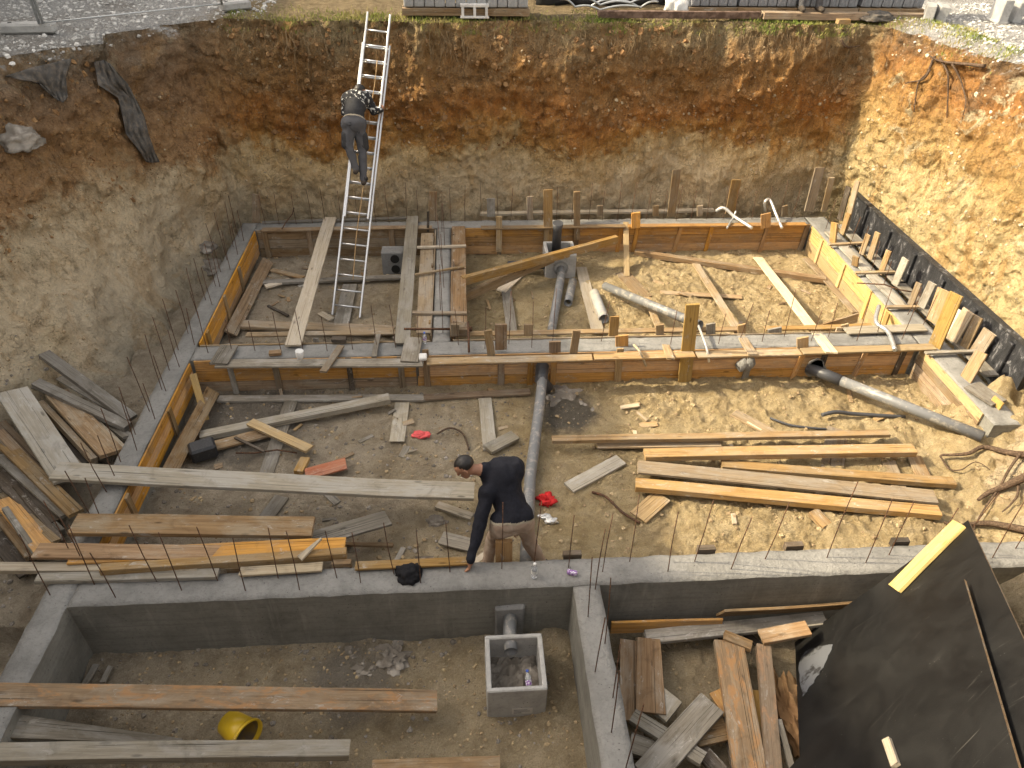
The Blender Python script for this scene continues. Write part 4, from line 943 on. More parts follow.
bm = bmesh.new(); pipe(bm, [(px, yb-.14, .13), (px, yb+.1, .13), (px+.02, 4.78, .15)], .072, .005); tag(ob('drain_pipe', bm, M['pvc']), 'grey pipe from front beam into the open concrete chamber', 'pipe')
bm = bmesh.new(); bx(bm, px-.15, px+.17, 4.77, 4.84, -.25, .30, bev=.02)
for v in bm.verts: v.co += Vector((1, .3, 1))*.02*N.noise(v.co*8)
tag(ob('mortar_patch', bm, M['conc_dark']), 'square mortar patch round the pipe on the front beam face', 'mortar')
def bottle(label, loc, s=1.0, lie=None, cap='white_pl'):
    r = thing('water_bottle', loc, label, 'bottle'); bm = bmesh.new()
    prof = [(.0, .0), (.03, .002), (.033, .02), (.031, .05), (.033, .08), (.031, .11), (.033, .14), (.030, .165), (.014, .19), (.013, .205)]
    prev = None
    for (q, z) in prof:
        ring = [bm.verts.new((q*s*math.cos(2*PI*k/14), q*s*math.sin(2*PI*k/14), z*s)) for k in range(14)] if q else [bm.verts.new((0, 0, 0))]
        if prev:
            for k in range(14):
                f = bm.faces.new((prev[0], ring[(k+1) % 14], ring[k])) if len(prev) == 1 else bm.faces.new((prev[k], prev[(k+1) % 14], ring[(k+1) % 14], ring[k])); f.smooth = True
        prev = ring
    bm.faces.new(prev); ob('bottle_body', bm, M['clear'], r)
    bm = bmesh.new(); tube(bm, [(0, 0, .2*s), (0, 0, .226*s)], .016*s, 12); ob('cap', bm, M[cap], r)
    bm = bmesh.new(); tube(bm, [(0, 0, .075*s), (0, 0, .125*s)], .0345*s, 14, cap=False); ob('label_band', bm, M['white_pl'] if cap == 'white_pl' else M['purple'], r)
    if lie: r.rotation_euler = lie
    return r
M['blue_cap'] = plain('blue_cap', (.05, .12, .5), .4)
bottle('clear plastic bottle standing on the front beam beside the man foot', at(534, 577, .605), 1.0)
bottle('clear plastic bottle lying inside the open concrete chamber', (c0.x+cw*.74, c0.y+.14, -.06), 1.0, (math.radians(-60), .2, .2), 'blue_cap')
bottle('small clear bottle on the corner of middle and dividing beams', at(425, 343, .605), .9, None, 'blue_cap')
bm = bmesh.new(); c = at(300, 358, .70); tube(bm, [c, c+Vector((0, 0, .02)), c+Vector((.01, 0, .13))], [.045, .05, .062], 14); tag(ob('cup', bm, M['white_pl']), 'white plastic cup standing on the middle beam', 'cup')
bm = bmesh.new(); c = at(423, 358, .68); bx(bm, c.x-.06, c.x+.06, c.y-.07, c.y+.07, .67, .73, bev=.015); tag(ob('plastic_scrap', bm, M['white_pl']), 'white scrap on the grey stub plank over the middle beam', 'litter')
bm = bmesh.new(); c = at(572, 574, .605); bx(bm, -.055, .055, -.025, .025, 0, .05, M=Matrix.Translation(c) @ Matrix.Rotation(-.3, 4, 'Z'), bev=.01); tag(ob('drink_tin', bm, M['purple']), 'small purple and white packet lying on the front beam', 'packet')
# yellow bucket lying on its side
r = thing('bucket', (0, 0, 0), 'yellow plastic bucket lying on its side in front bay', 'bucket'); c = at(228, 722, -.06); ax = (at(257, 725, -.06)-c); ax.z = 0; ax.normalize(); ax = (ax+Vector((0, -.55, .12))).normalized()
base = c; top = c+ax*.3
bm = bmesh.new(); pipe(bm, [base, base.lerp(top, .5), top], .15, .006, 28)
for v in bm.verts:
    tt = (v.co-base).dot(ax)/.3; ctr = base+ax*(tt*.3); v.co = ctr+(v.co-ctr)*lerp(.82, 1.08, tt)
ob('bucket_body', bm, M['yellow_pl'], r)
bm = bmesh.new(); tube(bm, [base-ax*.004, base+ax*.01], .12, 24); ob('bucket_bottom', bm, M['bucket_in'], r)
bm = bmesh.new(); tube(bm, [base+ax*.02, base+ax*.26], [.113, .148], 26, cap=False)
ob('dirty_lining', bm, M['bucket_in'], r)
bm = bmesh.new(); pipe(bm, [base.lerp(top, .9), base.lerp(top, 1.0)], .172, .014, 28); ob('rim', bm, M['yellow_pl'], r)
# cloth items: crumpled lumps
def crumple(name, label, cat, m, c, size, seed, nz=(0, 0, 1), rough=.35, smooth=True):
    bm = bmesh.new(); bmesh.ops.create_icosphere(bm, subdivisions=4, radius=1)
    for v in bm.verts:
        n_ = v.co.normalized(); f = 1+rough*(fbm(n_*1.7+Vector((seed, 3, 1)), 3)) - rough*.8*abs(N.noise(n_*3.1+Vector((1, seed, 2))))
        v.co = Vector((n_.x*size[0]*f, n_.y*size[1]*f, max(-.25, n_.z)*size[2]*f))
    o = ob(name, bm, m, smooth=smooth); o.location = c; return tag(o, label, cat)
crumple('cloth', 'black cloth lying on the front beam left of the man hand', 'cloth', M['black'], at(409, 574, .61), (.15, .14, .10), 3, rough=.3)
crumple('rag', 'crumpled red rag beside the pipe behind the man', 'rag', M['red'], at(547, 500, .05), (.12, .10, .07), 8, rough=.6)
crumple('rag', 'small faded red scrap on the sand of middle bay', 'rag', M['pink'], at(421, 435, .02), (.14, .08, .05), 11)
for i, (px_, py_, lb) in enumerate([(545, 517, 'silver foil scrap on the sand under the red rag'), (551, 521, 'small crumpled bottle scrap beside the silver foil')]):
    crumple('litter', lb, 'litter', M['foil'], at(px_, py_, .04), (.09, .05, .05), 20+i)
crumple('wet_cement', 'dark wet cement heap beside the top of the dusty pipe', 'cement', M['clod_grey'], at(566, 402, -.03), (.38, .5, .09), 31, rough=.5, smooth=False)
for i, (px_, py_, s) in enumerate([(388, 658, .2), (365, 668, .12), (350, 655, .1)]):
    crumple('concrete_lump', ['large broken concrete lump on soil in the front bay', 'middle sized broken concrete lump on the soil of front bay', 'small broken concrete lump against the front bay wall'][i], 'concrete lump', M['clod_grey'], at(px_, py_, -.26), (s*1.3, s, s*.5), 40+i, rough=.6, smooth=False)
crumple('sand_clump', 'pale sandy clump against the black panel edge', 'sand', M['clay'], at(788, 712, -.2), (.2, .5, .22), 51, rough=.6, smooth=False)
crumple('broken_stone', 'flat dark stone on sand left of the man', 'stone', M['clod_grey'], at(436, 521, .03), (.14, .09, .05), 53)
# black bitumen roll
bm = bmesh.new(); A = at(190, 454, .12); B = at(216, 446, .12); dd = (B-A); bx(bm, 0, dd.length, -.13, .13, -.11, .11, M=Matrix.Translation(A) @ Matrix.Rotation(math.atan2(dd.y, dd.x), 4, 'Z'), bev=.03)
tag(ob('bitumen_roll', bm, M['bitumen_block']), 'black speckled roll lying at left end of the brown board', 'roll')
# white bent tubes on the rear beam and clamps
def bent(label, pts, r=.03, m='white_pl', name='bent_tube'):
    bm = bmesh.new(); P = [at(x, y, z) for x, y, z in pts]
    Q = []
    for i in range(len(P)-1):
        for k in range(6):
            t_ = k/6; a = P[max(i-1, 0)]; b = P[i]; c_ = P[i+1]; d = P[min(i+2, len(P)-1)]
            Q.append(.5*((2*b)+(c_-a)*t_+(2*a-5*b+4*c_-d)*t_*t_+(3*b-a-3*c_+d)*t_**3))
    Q.append(P[-1]); tube(bm, Q, r, 8); return tag(ob(name, bm, M[m]), label, 'tube')
bent('white bent tube lying across the rear beam, left one', [(716, 211, .75), (724, 208, .85), (735, 217, .72), (752, 228, .66)], .035, 'foil')
bent('white hooked tube standing over the rear beam, right one', [(765, 211, .7), (765, 202, .95), (770, 200, .98), (776, 214, .8), (782, 228, .66)], .03, 'foil')
bent('short grey bent tube beneath the left white tube', [(727, 228, .65), (733, 218, .7), (736, 211, .8)], .02, 'galv')
bent('grey clamp arm over yellow formwork by the near corner', [(879, 306, .75), (876, 322, .7), (888, 332, .7), (895, 350, .68)], .035, 'galv')
bent('thin white tube hanging over front rail of middle beam', [(634, 345, .7), (640, 352, .72), (646, 366, .45)], .02, 'pale')
bent('thin white tube over front rail beside the tallest stake', [(697, 322, .75), (706, 346, .72), (709, 362, .5)], .02, 'foil')
bent('dark curved hose lying on the sunlit sand', [(822, 415, .1), (836, 412, .12), (856, 414, .08), (905, 417, .08)], .03, 'pvc_dark', 'hose')
bent('thin dark hose on left side of sunlit sand', [(770, 418, .05), (790, 425, .06), (812, 428, .06), (826, 429, .05)], .018, 'pvc_dark', 'hose')
bent('rusty bent bar lying on the ground right of bent man', [(592, 492, .04), (606, 497, .06), (622, 512, .05), (640, 523, .04)], .016, 'rebar', 'bent_bar')
bent('pale curved twig on the sand above the man head', [(437, 434, .04), (450, 428, .07), (463, 434, .06), (469, 450, .04)], .014, 'root', 'twig')
t = wrap('steel_clamp', 'rusty steel clamp where dividing beam meets middle beam', 'clamp')
for k, (a, b, rr_) in enumerate([((404, 329, .68), (455, 329, .68), .02), ((455, 329, .7), (472, 329, .72), .04), ((468, 322, .85), (469, 352, .66), .018)]):
    bm = bmesh.new(); tube(bm, [at(*a), at(*b)], rr_, 8); ob(['bar', 'jaw', 'pin'][k], bm, M['rebar'], t)
bm = bmesh.new(); c = at(459, 333, .62); bx(bm, c.x-.14, c.x+.14, c.y-.1, c.y+.12, .6, .75, bev=.01); bx(bm, c.x-.1, c.x+.1, c.y-.06, c.y+.08, .752, .76)
tag(ob('wood_block', bm, M['brown']), 'hollow looking wood block under the steel clamp', 'wood block')

# ------------------------------------------------------------------ black coated wall and black panels
t = thing('coated_wall', (8.2, 11, 0), 'low black bitumen coated wall along foot of the sunlit earth', 'wall')
def addp(name, bm, m, root):
    o = ob(name, bm, m); o.parent = root; o.matrix_parent_inverse = Matrix.Translation(-root.location); return o
bm = bmesh.new(); bx(bm, 8.13, 8.22, 8.0, 13.95, .3, 1.14)
bmesh.ops.subdivide_edges(bm, edges=[e for e in bm.edges], cuts=20, use_grid_fill=True)
for v in bm.verts: v.co.x += .012*N.noise(v.co*2.5); v.co.z += .012*N.noise(Vector((v.co.y*2, 0, 3))) if v.co.z > 1.1 else 0
addp('wall_face', bm, M['bitwall'], t)
for k in range(6):
    bm = bmesh.new(); y = 13.2-k*.95; bx(bm, 8.075, 8.135, y-.05, y+.05, .3, 1.10, bev=.01); addp('rib', bm, M['bitwall'], t)
bm = bmesh.new(); bx(bm, 8.11, 8.235, 8.0, 13.95, 1.16, 1.175); addp('coping', bm, M['bitwall'], t)
# big film-faced panels
def sheet(label, c4, th, m, name='shuttering_panel'):
    c4 = [Vector(c) for c in c4]; n_ = (c4[1]-c4[0]).cross(c4[3]-c4[0]).normalized()
    o3 = c4[0]; X = (c4[1]-c4[0]).normalized(); Y = n_.cross(X); Mx = Matrix(((X.x, Y.x, n_.x, o3.x), (X.y, Y.y, n_.y, o3.y), (X.z, Y.z, n_.z, o3.z), (0, 0, 0, 1)))
    inv = Mx.inverted(); L = [inv @ c for c in c4]
    bm = bmesh.new(); a = [bm.verts.new((v.x, v.y, 0)) for v in L]; b = [bm.verts.new((v.x, v.y, -th)) for v in L]
    f = bm.faces.new(a); f.material_index = 0; bm.faces.new(b[::-1]).material_index = 0
    for k in range(4):
        f = bm.faces.new((a[k], b[k], b[(k+1) % 4], a[(k+1) % 4])); f.material_index = 1
    bmesh.ops.recalc_face_normals(bm, faces=bm.faces)
    if (Mx.to_3x3() @ bm.faces[0].normal).dot(n_) < 0: pass
    o = ob(name, bm, [M['film'], M['brown']]); o.matrix_world = Mx; return tag(o, label, 'panel'), n_, Mx
Ac = at(968, 520, 1.6); Bc = at(795, 642, -.24); Ec = Ac-ray(773, 103).normalized()*1.3
def on_plane(px, P0, n_):
    d = ray(*px); return CAMP + d*((P0-CAMP).dot(n_)/d.dot(n_))
n1 = (Bc-Ac).cross(Ec-Ac).normalized()
if n1.z < 0: n1 = -n1
dn = Ec-Ac
P1, _, Mx1 = sheet('large black film faced panel leaning on the front beam at lower right', [Ac, Bc, Bc+dn*2.2, Ac+dn*2.2], .021, 'film')
off = Ac + n1*.10
q = [on_plane(p, off, n1) for p in ((964, 579), (879, 671), (1019, 768))]
u2 = (q[2]-q[0]); e2 = (q[1]-q[0])
sheet('second black panel with brown edge lying on top of the large one', [q[0], q[0]+e2*2.4, q[0]+e2*2.4+u2*1.3, q[0]+u2*1.3], .03, 'film')
a = on_plane((958, 523), Ac+n1*.03, n1); b = on_plane((894, 588), Ac+n1*.03, n1)
tag(board('board', a, b, .23, .03, 'lemon', None, 0, n1), 'bright yellow board lying along upper edge of the black panel', 'board')
a = on_plane((885, 738), Ac+n1*.145, n1); b = on_plane((894, 764), Ac+n1*.145, n1)
tag(board('wood_block', a, b, .07, .04, 'pale', None, 0, n1), 'little pale wood block lying on the second black panel', 'wood block')
bm = bmesh.new(); inv = Mx1.inverted()
pts = [(799, 662), (806, 650), (820, 646), (833, 644), (829, 655), (824, 668), (815, 680), (808, 690), (803, 696), (799, 680)]
vs = []
for i in range(len(pts)):
    p0, p1_ = pts[i], pts[(i+1) % len(pts)]
    for k in range(4):
        t_ = k/4; p = (lerp(p0[0], p1_[0], t_)+rnd.uniform(-1.2, 1.2), lerp(p0[1], p1_[1], t_)+rnd.uniform(-1.2, 1.2))
        vs.append(bm.verts.new(inv @ on_plane(p, Ac+n1*.003, n1)))
f = bm.faces.new(vs); r_ = bmesh.ops.extrude_face_region(bm, geom=[f])
for v in r_['geom']:
    if isinstance(v, bmesh.types.BMVert): v.co.z += .003
M['blotch'] = plain('pale_blotch', (.10, .106, .118), .5, 0, .5, .2, 5, col2=(.03, .03, .032), a=.52, b=.58)
o = ob('panel_blotch', bm, M['blotch'], P1)  # thin mottled patch, paler than the panel, with an irregular outline

# ------------------------------------------------------------------ ladder
LB = at(346, 316, .05); LT = aty(378.5, 24, 14.62)
LD = (LT-LB); LL = LD.length; ld = LD.normalized(); lx_ = Vector((1, 0, 0)) - ld*ld.x; lx_.normalize(); ln = lx_.cross(ld).normalized()
if ln.y > 0: ln = -ln
lad = thing('extension_ladder', LB, 'long aluminium two section ladder leaning from the pit floor to the rim', 'ladder')
def lrail(name, s0, s1, wa, side, offn, parent):
    a = LB+ld*(LL*s0)+lx_*(side*wa*.5)+ln*offn; b = LB+ld*(LL*s1)+lx_*(side*(wa)*.5)+ln*offn
    o = board(name, a-ln*-.012, b-ln*-.012, .03, .075, 'alu', None, 0, ln, .0, rag=0); o.parent = parent; o.matrix_parent_inverse = Matrix.Translation(-LB)
for nm, s0, s1, wa, of in (('lower', 0, .93, .49, .0), ('upper', .33, 1.03, .41, .07)):
    for sd in (-1, 1): lrail('rail', s0, s1, wa, sd, of, lad)
    s = .18 if s0 == 0 else .18+.28*math.ceil((s0*LL-.1)/.28)
    while s < s1*LL-.05:
        a = LB+ld*s+ln*(of-.03); bm = bmesh.new(); tube(bm, [a-lx_*wa*.5, a+lx_*wa*.5], .018, 8)
        o = ob('rung', bm, M['alu']); o.parent = lad; o.matrix_parent_inverse = Matrix.Translation(-LB); s += .28
bm = bmesh.new(); P = [LB+ld*(LL*s)+ln*(.06+.012*math.sin(s*30))+lx_*(.05+.012*math.sin(s*17)) for s in [.12+k*.03 for k in range(26)]]
tube(bm, P, .008, 6); M['rope'] = plain('tan_rope', (.38, .25, .12), .9); o = ob('rope', bm, M['rope']); o.parent = lad; o.matrix_parent_inverse = Matrix.Translation(-LB)
def onlad(x, y, o=0.0, side=0):
    d = ray(x, y); P0 = LB+ln*o; return CAMP+d*((P0-CAMP).dot(ln)/d.dot(ln))

# ------------------------------------------------------------------ people: smooth-blended capsules turned into one skin by surface nets
def surface_nets(vol, org, h):
    s = vol < 0; nx, ny, nz = vol.shape
    c = [(i, j, k) for i in (0, 1) for j in (0, 1) for k in (0, 1)]
    sl = lambda a, o: a[o[0]:nx-1+o[0], o[1]:ny-1+o[1], o[2]:nz-1+o[2]]
    cnt = sum(sl(s, o).astype(np.int8) for o in c); act = (cnt > 0) & (cnt < 8)
    idx = -np.ones(act.shape, int); I = np.argwhere(act); idx[act] = np.arange(len(I))
    acc = np.zeros((len(I), 3)); num = np.zeros(len(I))
    for a in c:
        for ax in range(3):
            if a[ax]: continue
            b = list(a); b[ax] = 1; b = tuple(b)
            va = sl(vol, a)[act]; vb = sl(vol, b)[act]; cr = (va < 0) != (vb < 0)
            t = np.where(cr, va/(va-vb+1e-12), 0); p = np.tile(np.array(a, float), (len(I), 1)); p[:, ax] += t
            acc[cr] += p[cr]; num[cr] += 1
    V = org + (I + acc/num[:, None])*h
    F = []
    for ax in range(3):
        u, v = [(1, 2), (2, 0), (0, 1)][ax]
        a = np.take(s, range(0, s.shape[ax]-1), ax); b = np.take(s, range(1, s.shape[ax]), ax)
        for flip, cond in ((0, a & ~b), (1, ~a & b)):
            E = np.argwhere(cond); ok = (E[:, u] > 0) & (E[:, v] > 0) & (E[:, u] < vol.shape[u]-1) & (E[:, v] < vol.shape[v]-1); E = E[ok]
            q = []
            for du, dv in ((-1, -1), (0, -1), (0, 0), (-1, 0)):
                e = E.copy(); e[:, u] += du; e[:, v] += dv; q.append(idx[e[:, 0], e[:, 1], e[:, 2]])
            q = np.stack(q, 1); F.append(q[:, ::-1] if flip else q)
    F = np.concatenate(F); return V, F[(F >= 0).all(1)]
def person(name, label, caps, mats, h=.009, k=.018, hair=None, hip=None, axis=None, cut=(.04, .06)):
    """caps: (a, b, ra, rb, material index)"""
    A = np.array([list(c[0]) for c in caps]); Bq = np.array([list(c[1]) for c in caps])
    lo = np.minimum(A, Bq).min(0)-.3; hi = np.maximum(A, Bq).max(0)+.3
    n = np.ceil((hi-lo)/h).astype(int); ax = [lo[i]+h*np.arange(n[i]) for i in range(3)]
    vol = np.full(n, .3)
    def dist(P, a, b, ra, rb):
        ba = b-a; L = (ba@ba)+1e-12; t = np.clip(((P-a)@ba)/L, 0, 1); return np.linalg.norm(P-(a+t[..., None]*ba), axis=-1)-(ra+(rb-ra)*t)
    for i, c in enumerate(caps):
        m_ = max(c[2], c[3])+.08; l = np.minimum(A[i], Bq[i])-m_; u = np.maximum(A[i], Bq[i])+m_
        a0 = np.maximum(((l-lo)/h).astype(int), 0); a1 = np.minimum(((u-lo)/h).astype(int)+1, n)
        g = np.stack(np.meshgrid(*[ax[j][a0[j]:a1[j]] for j in range(3)], indexing='ij'), -1)
        d = dist(g, A[i], Bq[i], c[2], c[3]); s = tuple(slice(a0[j], a1[j]) for j in range(3))
        kk = c[5] if len(c) > 5 else k
        o = vol[s]; hh = np.clip(.5+.5*(o-d)/kk, 0, 1); vol[s] = o*(1-hh)+d*hh-kk*hh*(1-hh)
    V, F = surface_nets(vol, lo, h)
    D = np.stack([dist(V, A[i], Bq[i], c[2], c[3]) for i, c in enumerate(caps)], 1); lab = np.array([c[4] for c in caps])[D.argmin(1)]
    if hip is not None:
        s_ = (V-np.array(hip))@np.array(axis); tor = (lab == 1) | (lab == 2) | (lab == 3)
        wob = np.array([.018*N.noise(Vector(v)*7) for v in V]); s_ = s_+wob
        lab = np.where(tor & (lab != 3), np.where(s_ > cut[1], 1, np.where(s_ > cut[0], 5, 2)), lab)
    lab = np.where(lab >= 10, lab-10, lab)
    # cloth folds
    V2 = []
    for v, l in zip(V, lab):
        p = Vector(v)
        if l in (1, 2): p = p + Vector((N.noise(p*9), N.noise(p*9+Vector((7, 1, 3))), N.noise(p*9+Vector((2, 8, 5)))))*.012 + Vector((1, 1, 1))*(.012*(.4-abs(N.noise(Vector((p.x*13+p.z*6, p.y*13-p.z*5, p.z*9))))))
        V2.append(tuple(p))
    base = Vector((float((lo+hi)[0]/2), float((lo+hi)[1]/2), float(V[:, 2].min())))
    root = thing('person', base, label, 'person')
    me = bpy.data.meshes.new('body'); me.from_pydata([tuple(Vector(v)-base) for v in V2], [], F.tolist()); me.update()
    o = link('body', me, mats, root, smooth=True)
    fl = lab[F]; me.polygons.foreach_set('material_index', np.array([np.bincount(r).argmax() for r in fl], dtype=np.int32)); me.update()
    if hair:
        c, R3, sz, m, cut = hair; bm = bmesh.new(); bmesh.ops.create_icosphere(bm, subdivisions=4, radius=1)
        dele = []
        for v in bm.verts:
            p = v.co.copy()
            if cut(p): dele.append(v)
            v.co = R3 @ Vector((p.x*sz[0], p.y*sz[1], p.z*sz[2])) + c - base + (R3 @ p)*.004*N.noise(p*14)
        bmesh.ops.delete(bm, geom=dele, context='VERTS'); ob('hair', bm, m, root, smooth=True)
    return root
def frame(f, up):
    f = Vector(f).normalized(); u = Vector(up); r_ = f.cross(u).normalized(); u = r_.cross(f).normalized()
    return Matrix(((r_.x, f.x, u.x), (r_.y, f.y, u.y), (r_.z, f.z, u.z)))     # local x right, y face, z crown
def head(c, R3, s=1.0, mi=0):
    """skull, jaw, nose, ears, brow, mouth"""
    w = lambda x, y, z: c + R3 @ Vector((x, y, z))*s
    return [(w(0, -.02, .03), w(0, .02, .03), .088*s, .084*s, mi), (w(0, .03, -.05), w(0, .05, -.085), .062*s, .040*s, mi), (w(0, .092, .0), w(0, .112, -.03), .013*s, .018*s, mi, .008),
            (w(-.03, .088, .025), w(.03, .088, .025), .014*s, .014*s, mi, .01), (w(-.018, .092, -.062), w(.018, .092, -.062), .010*s, .010*s, mi, .006),
            (w(-.084, -.005, .012), w(-.086, -.012, -.028), .016*s, .012*s, mi, .006), (w(.084, -.005, .012), w(.086, -.012, -.028), .016*s, .012*s, mi, .006)]
def hand(wr, d, pn, side, mi, s=1.0, curl=.5):
    """palm and five bent fingers; d pointing direction, pn palm normal"""
    d = d.normalized(); pn = (pn-d*pn.dot(d)).normalized(); x = d.cross(pn).normalized()*side
    L = [(wr, wr+d*.03*s, .027*s, .030*s, mi)]
    for k, (o, ln_) in enumerate(((-.030, .070), (-.010, .080), (.010, .075), (.029, .058))):
        a = wr+d*.02*s+x*o*s*.7; b = wr+d*.085*s+x*o*s; L.append((a, b, .017*s, .013*s, mi, .008))
        d2 = (d+pn*curl).normalized(); m_ = b+d2*ln_*.5*s; d3 = (d+pn*curl*2.4).normalized(); e = m_+d3*ln_*.5*s
        L += [(b, m_, .0105*s, .0095*s, mi, .004), (m_, e, .0095*s, .0075*s, mi, .004)]
    t0 = wr+d*.025*s-x*.025*s; t1 = t0+(d*.6-x*.8+pn*.4).normalized()*.045*s; t2 = t1+(d*.9-x*.2+pn*.6).normalized()*.04*s
    return L+[(t0, t1, .015*s, .012*s, mi, .006), (t1, t2, .011*s, .009*s, mi, .004)]
M['skin'] = plain('skin', (.30, .155, .095), .55, 0, .4, .12, 30)
M['shirt'] = plain('navy_black_jumper', (.012, .013, .019), .85, 0, .2, .3, 25, .003)
M['trousers'] = plain('dusty_beige_trousers', (.31, .235, .18), .9, 0, .2, .25, 8, .003, col2=(.42, .36, .29), a=.5, b=.75)
M['boot'] = plain('dusty_dark_boots', (.05, .04, .032), .8, 0, .3, .3, 20, .002, col2=(.18, .15, .11), a=.55, b=.75)
M['hair'] = plain('black_hair', (.010, .008, .007), .5, 0, .5, .4, 60, .004)
M['belt'] = plain('pale_shirt_hem', (.33, .29, .22), .85, 0, .2, .25, 20, .003)
M['vest'] = plain('black_white_top', (.022, .022, .024), .85, 0, .2, .3, 16, .002, col2=(.55, .55, .52), a=.54, b=.59)
M['vest_dark'] = plain('charcoal_vest', (.03, .03, .032), .8, 0, .3, .3, 20, .002)
M['gtrousers'] = plain('grey_work_trousers', (.075, .075, .08), .85, 0, .2, .25, 7, .003, col2=(.02, .02, .021), a=.6, b=.64)
# bent man at the front beam
hc = at(465, 467, 1.47); hL = at(500, 528, .84); hR = at(523, 522, .88); ch_ = at(499, 478, 1.24); nk = at(484, 470, 1.39)
sL = at(488, 492, 1.24); sR = at(515, 466, 1.32); wL = at(471, 559, .73); eL = at(479, 526, .97)
kL = at(492, 541, .46); kR = at(529, 541, .48); aL = at(487, 566, .10); aR = at(541, 563, .10); wst = at(511, 507, 1.03)
hfd = Vector((-.80, -.05, -.60)); RH = frame(hfd, Vector((-.35, .2, .9)))
fw = Vector((-.75, .45, 0)).normalized(); toe = Vector((-.85, -.35, 0)).normalized()
caps = head(hc, RH, 1.05) + [
 (nk, hc - RH @ Vector((0, .02, .05)), .062, .058, 0),
 (hL, hR, .125, .125, 2, .05), (wst, (hL+hR)/2+Vector((0, 0, .12)), .165, .15, 1, .05), (ch_, wst, .185, .168, 1, .06), (sL, sR, .10, .095, 1, .07), (ch_, (sL+sR)/2, .175, .16, 1, .07), ((ch_+wst)/2+Vector((0, .02, .04)), (sL+sR)/2+Vector((.04, 0, .02)), .17, .15, 1, .07), (at(501, 470, 1.36), at(511, 470, 1.34), .145, .14, 1, .08), (nk, ch_, .078, .13, 1, .04),
 (hL+Vector((.02, 0, .10)), hR+Vector((-.02, 0, .10)), .138, .138, 2, .03),
 (sL, eL, .088, .070, 11, .03), (eL, wL, .070, .05, 11, .02), (wL, wL+(wL-eL).normalized()*.02, .034, .032, 0, .01),
 (hL, kL, .105, .078, 2, .04), (kL, aL, .078, .062, 2, .03), (hR, kR, .108, .080, 2, .04), (kR, aR, .080, .064, 2, .03),
 (aL+Vector((0, 0, -.03))-toe*.05, aL+toe*.17+Vector((0, 0, -.05)), .055, .045, 4), (aR+Vector((0, 0, -.03))-toe*.05, aR+toe*.17+Vector((0, 0, -.05)), .055, .045, 4)]
eR = sR + Vector((-.10, .10, -.27)); wR = hR.lerp(kR, .55) + Vector((-.12, .10, .04))
caps += [(sR, eR, .085, .064, 11, .03), (eR, wR, .062, .045, 11, .02)] + hand(wR, (wR-eR), Vector((0, -.3, -1)), 1, 0, 1.0)
caps += hand(wL+(wL-eL).normalized()*.02, Vector((-.15, -.25, -1)), Vector((-.8, .1, -.2)), -1, 0, 1.05, .7)
person('person', 'man in dark jumper and beige trousers bending over the front beam', caps, [M['skin'], M['shirt'], M['trousers'], M['belt'], M['boot'], M['belt']], hip=(hL+hR)/2, axis=(wst-(hL+hR)/2).normalized(), cut=(.05, .085),
       hair=(hc + RH @ Vector((0, -.012, .036))*1.05, RH, (.098, .117, .098), M['hair'], lambda p: (p.y > .35 and p.z < .45) or p.z < -.55 or (p.y > .15 and p.z < .1)))
# man on the ladder
hd = onlad(360, 92, .36); s1 = onlad(347, 100, .34); s2 = onlad(366, 99, .33); hp1 = onlad(349, 124, .42); hp2 = onlad(358, 124, .40); w0 = onlad(354, 114, .40)
k1 = onlad(348, 145, .32); k2 = onlad(362, 147, .20); a1 = onlad(355.5, 168, .22); a2 = onlad(363.5, 179, .12)
e2_ = onlad(374, 111, .22); h2 = onlad(381, 111, .12); e1_ = onlad(345, 113, .2); h1 = onlad(357, 108, .1)
RH = frame((0.1, .9, -.35), (0, .35, .95))
up_ = (s1+s2)/2-w0
caps = head(hd, RH) + [((s1+s2)/2, hd, .06, .06, 0), (s1, s2, .115, .115, 1, .06), ((s1+s2)/2-up_*.05-lx_*.05, (s1+s2)/2-up_*.05+lx_*.05, .175, .175, 11, .06), ((s1+s2)/2-up_*.45, w0, .175, .17, 13, .06), (w0, w0+lx_*.02, .14, .14, 1, .02), (hp1, hp2, .145, .145, 2, .05), (w0, (hp1+hp2)/2, .16, .15, 2, .04),
  (s1, e1_, .085, .066, 11, .03), (e1_, h1, .064, .045, 11, .02), (s2, e2_, .088, .068, 11, .03), (e2_, h2, .066, .045, 11, .02),
  (hp1, k1, .118, .085, 2, .03), (k1, a1, .082, .062, 2, .02), (hp2, k2, .118, .085, 2, .03), (k2, a2, .082, .062, 2, .02), (hp1.lerp(k1, .55)-lx_*.03, k1-lx_*.03, .098, .085, 13, .02), (hp2.lerp(k2, .5)+lx_*.05, k2+lx_*.05, .085, .075, 13, .02),
  (a1+Vector((0, -.05, -.05)), a1+Vector((.02, .17, -.06)), .048, .042, 4), (a2+Vector((0, -.05, -.05)), a2+Vector((.02, .17, -.06)), .048, .042, 4)]
caps += hand(h2, Vector((.35, .7, .3)), Vector((-1, 0, 0)), 1, 0, 1.0, .8) + hand(h1, Vector((.1, .8, .4)), Vector((0, 0, -1)), -1, 0, 1.0, .8)
person('person', 'man in black and white top climbing the ladder', caps, [M['skin'], M['vest'], M['gtrousers'], M['vest_dark'], M['boot'], M['belt']], h=.010, hip=w0, axis=(w0-(hp1+hp2)/2).normalized(), cut=(-.10, -.072),
       hair=(hd + RH @ Vector((0, -.012, .036)), RH, (.096, .113, .096), M['hair'], lambda p: (p.y > .35 and p.z < .45) or p.z < -.6 or (p.y > .15 and p.z < .1)))
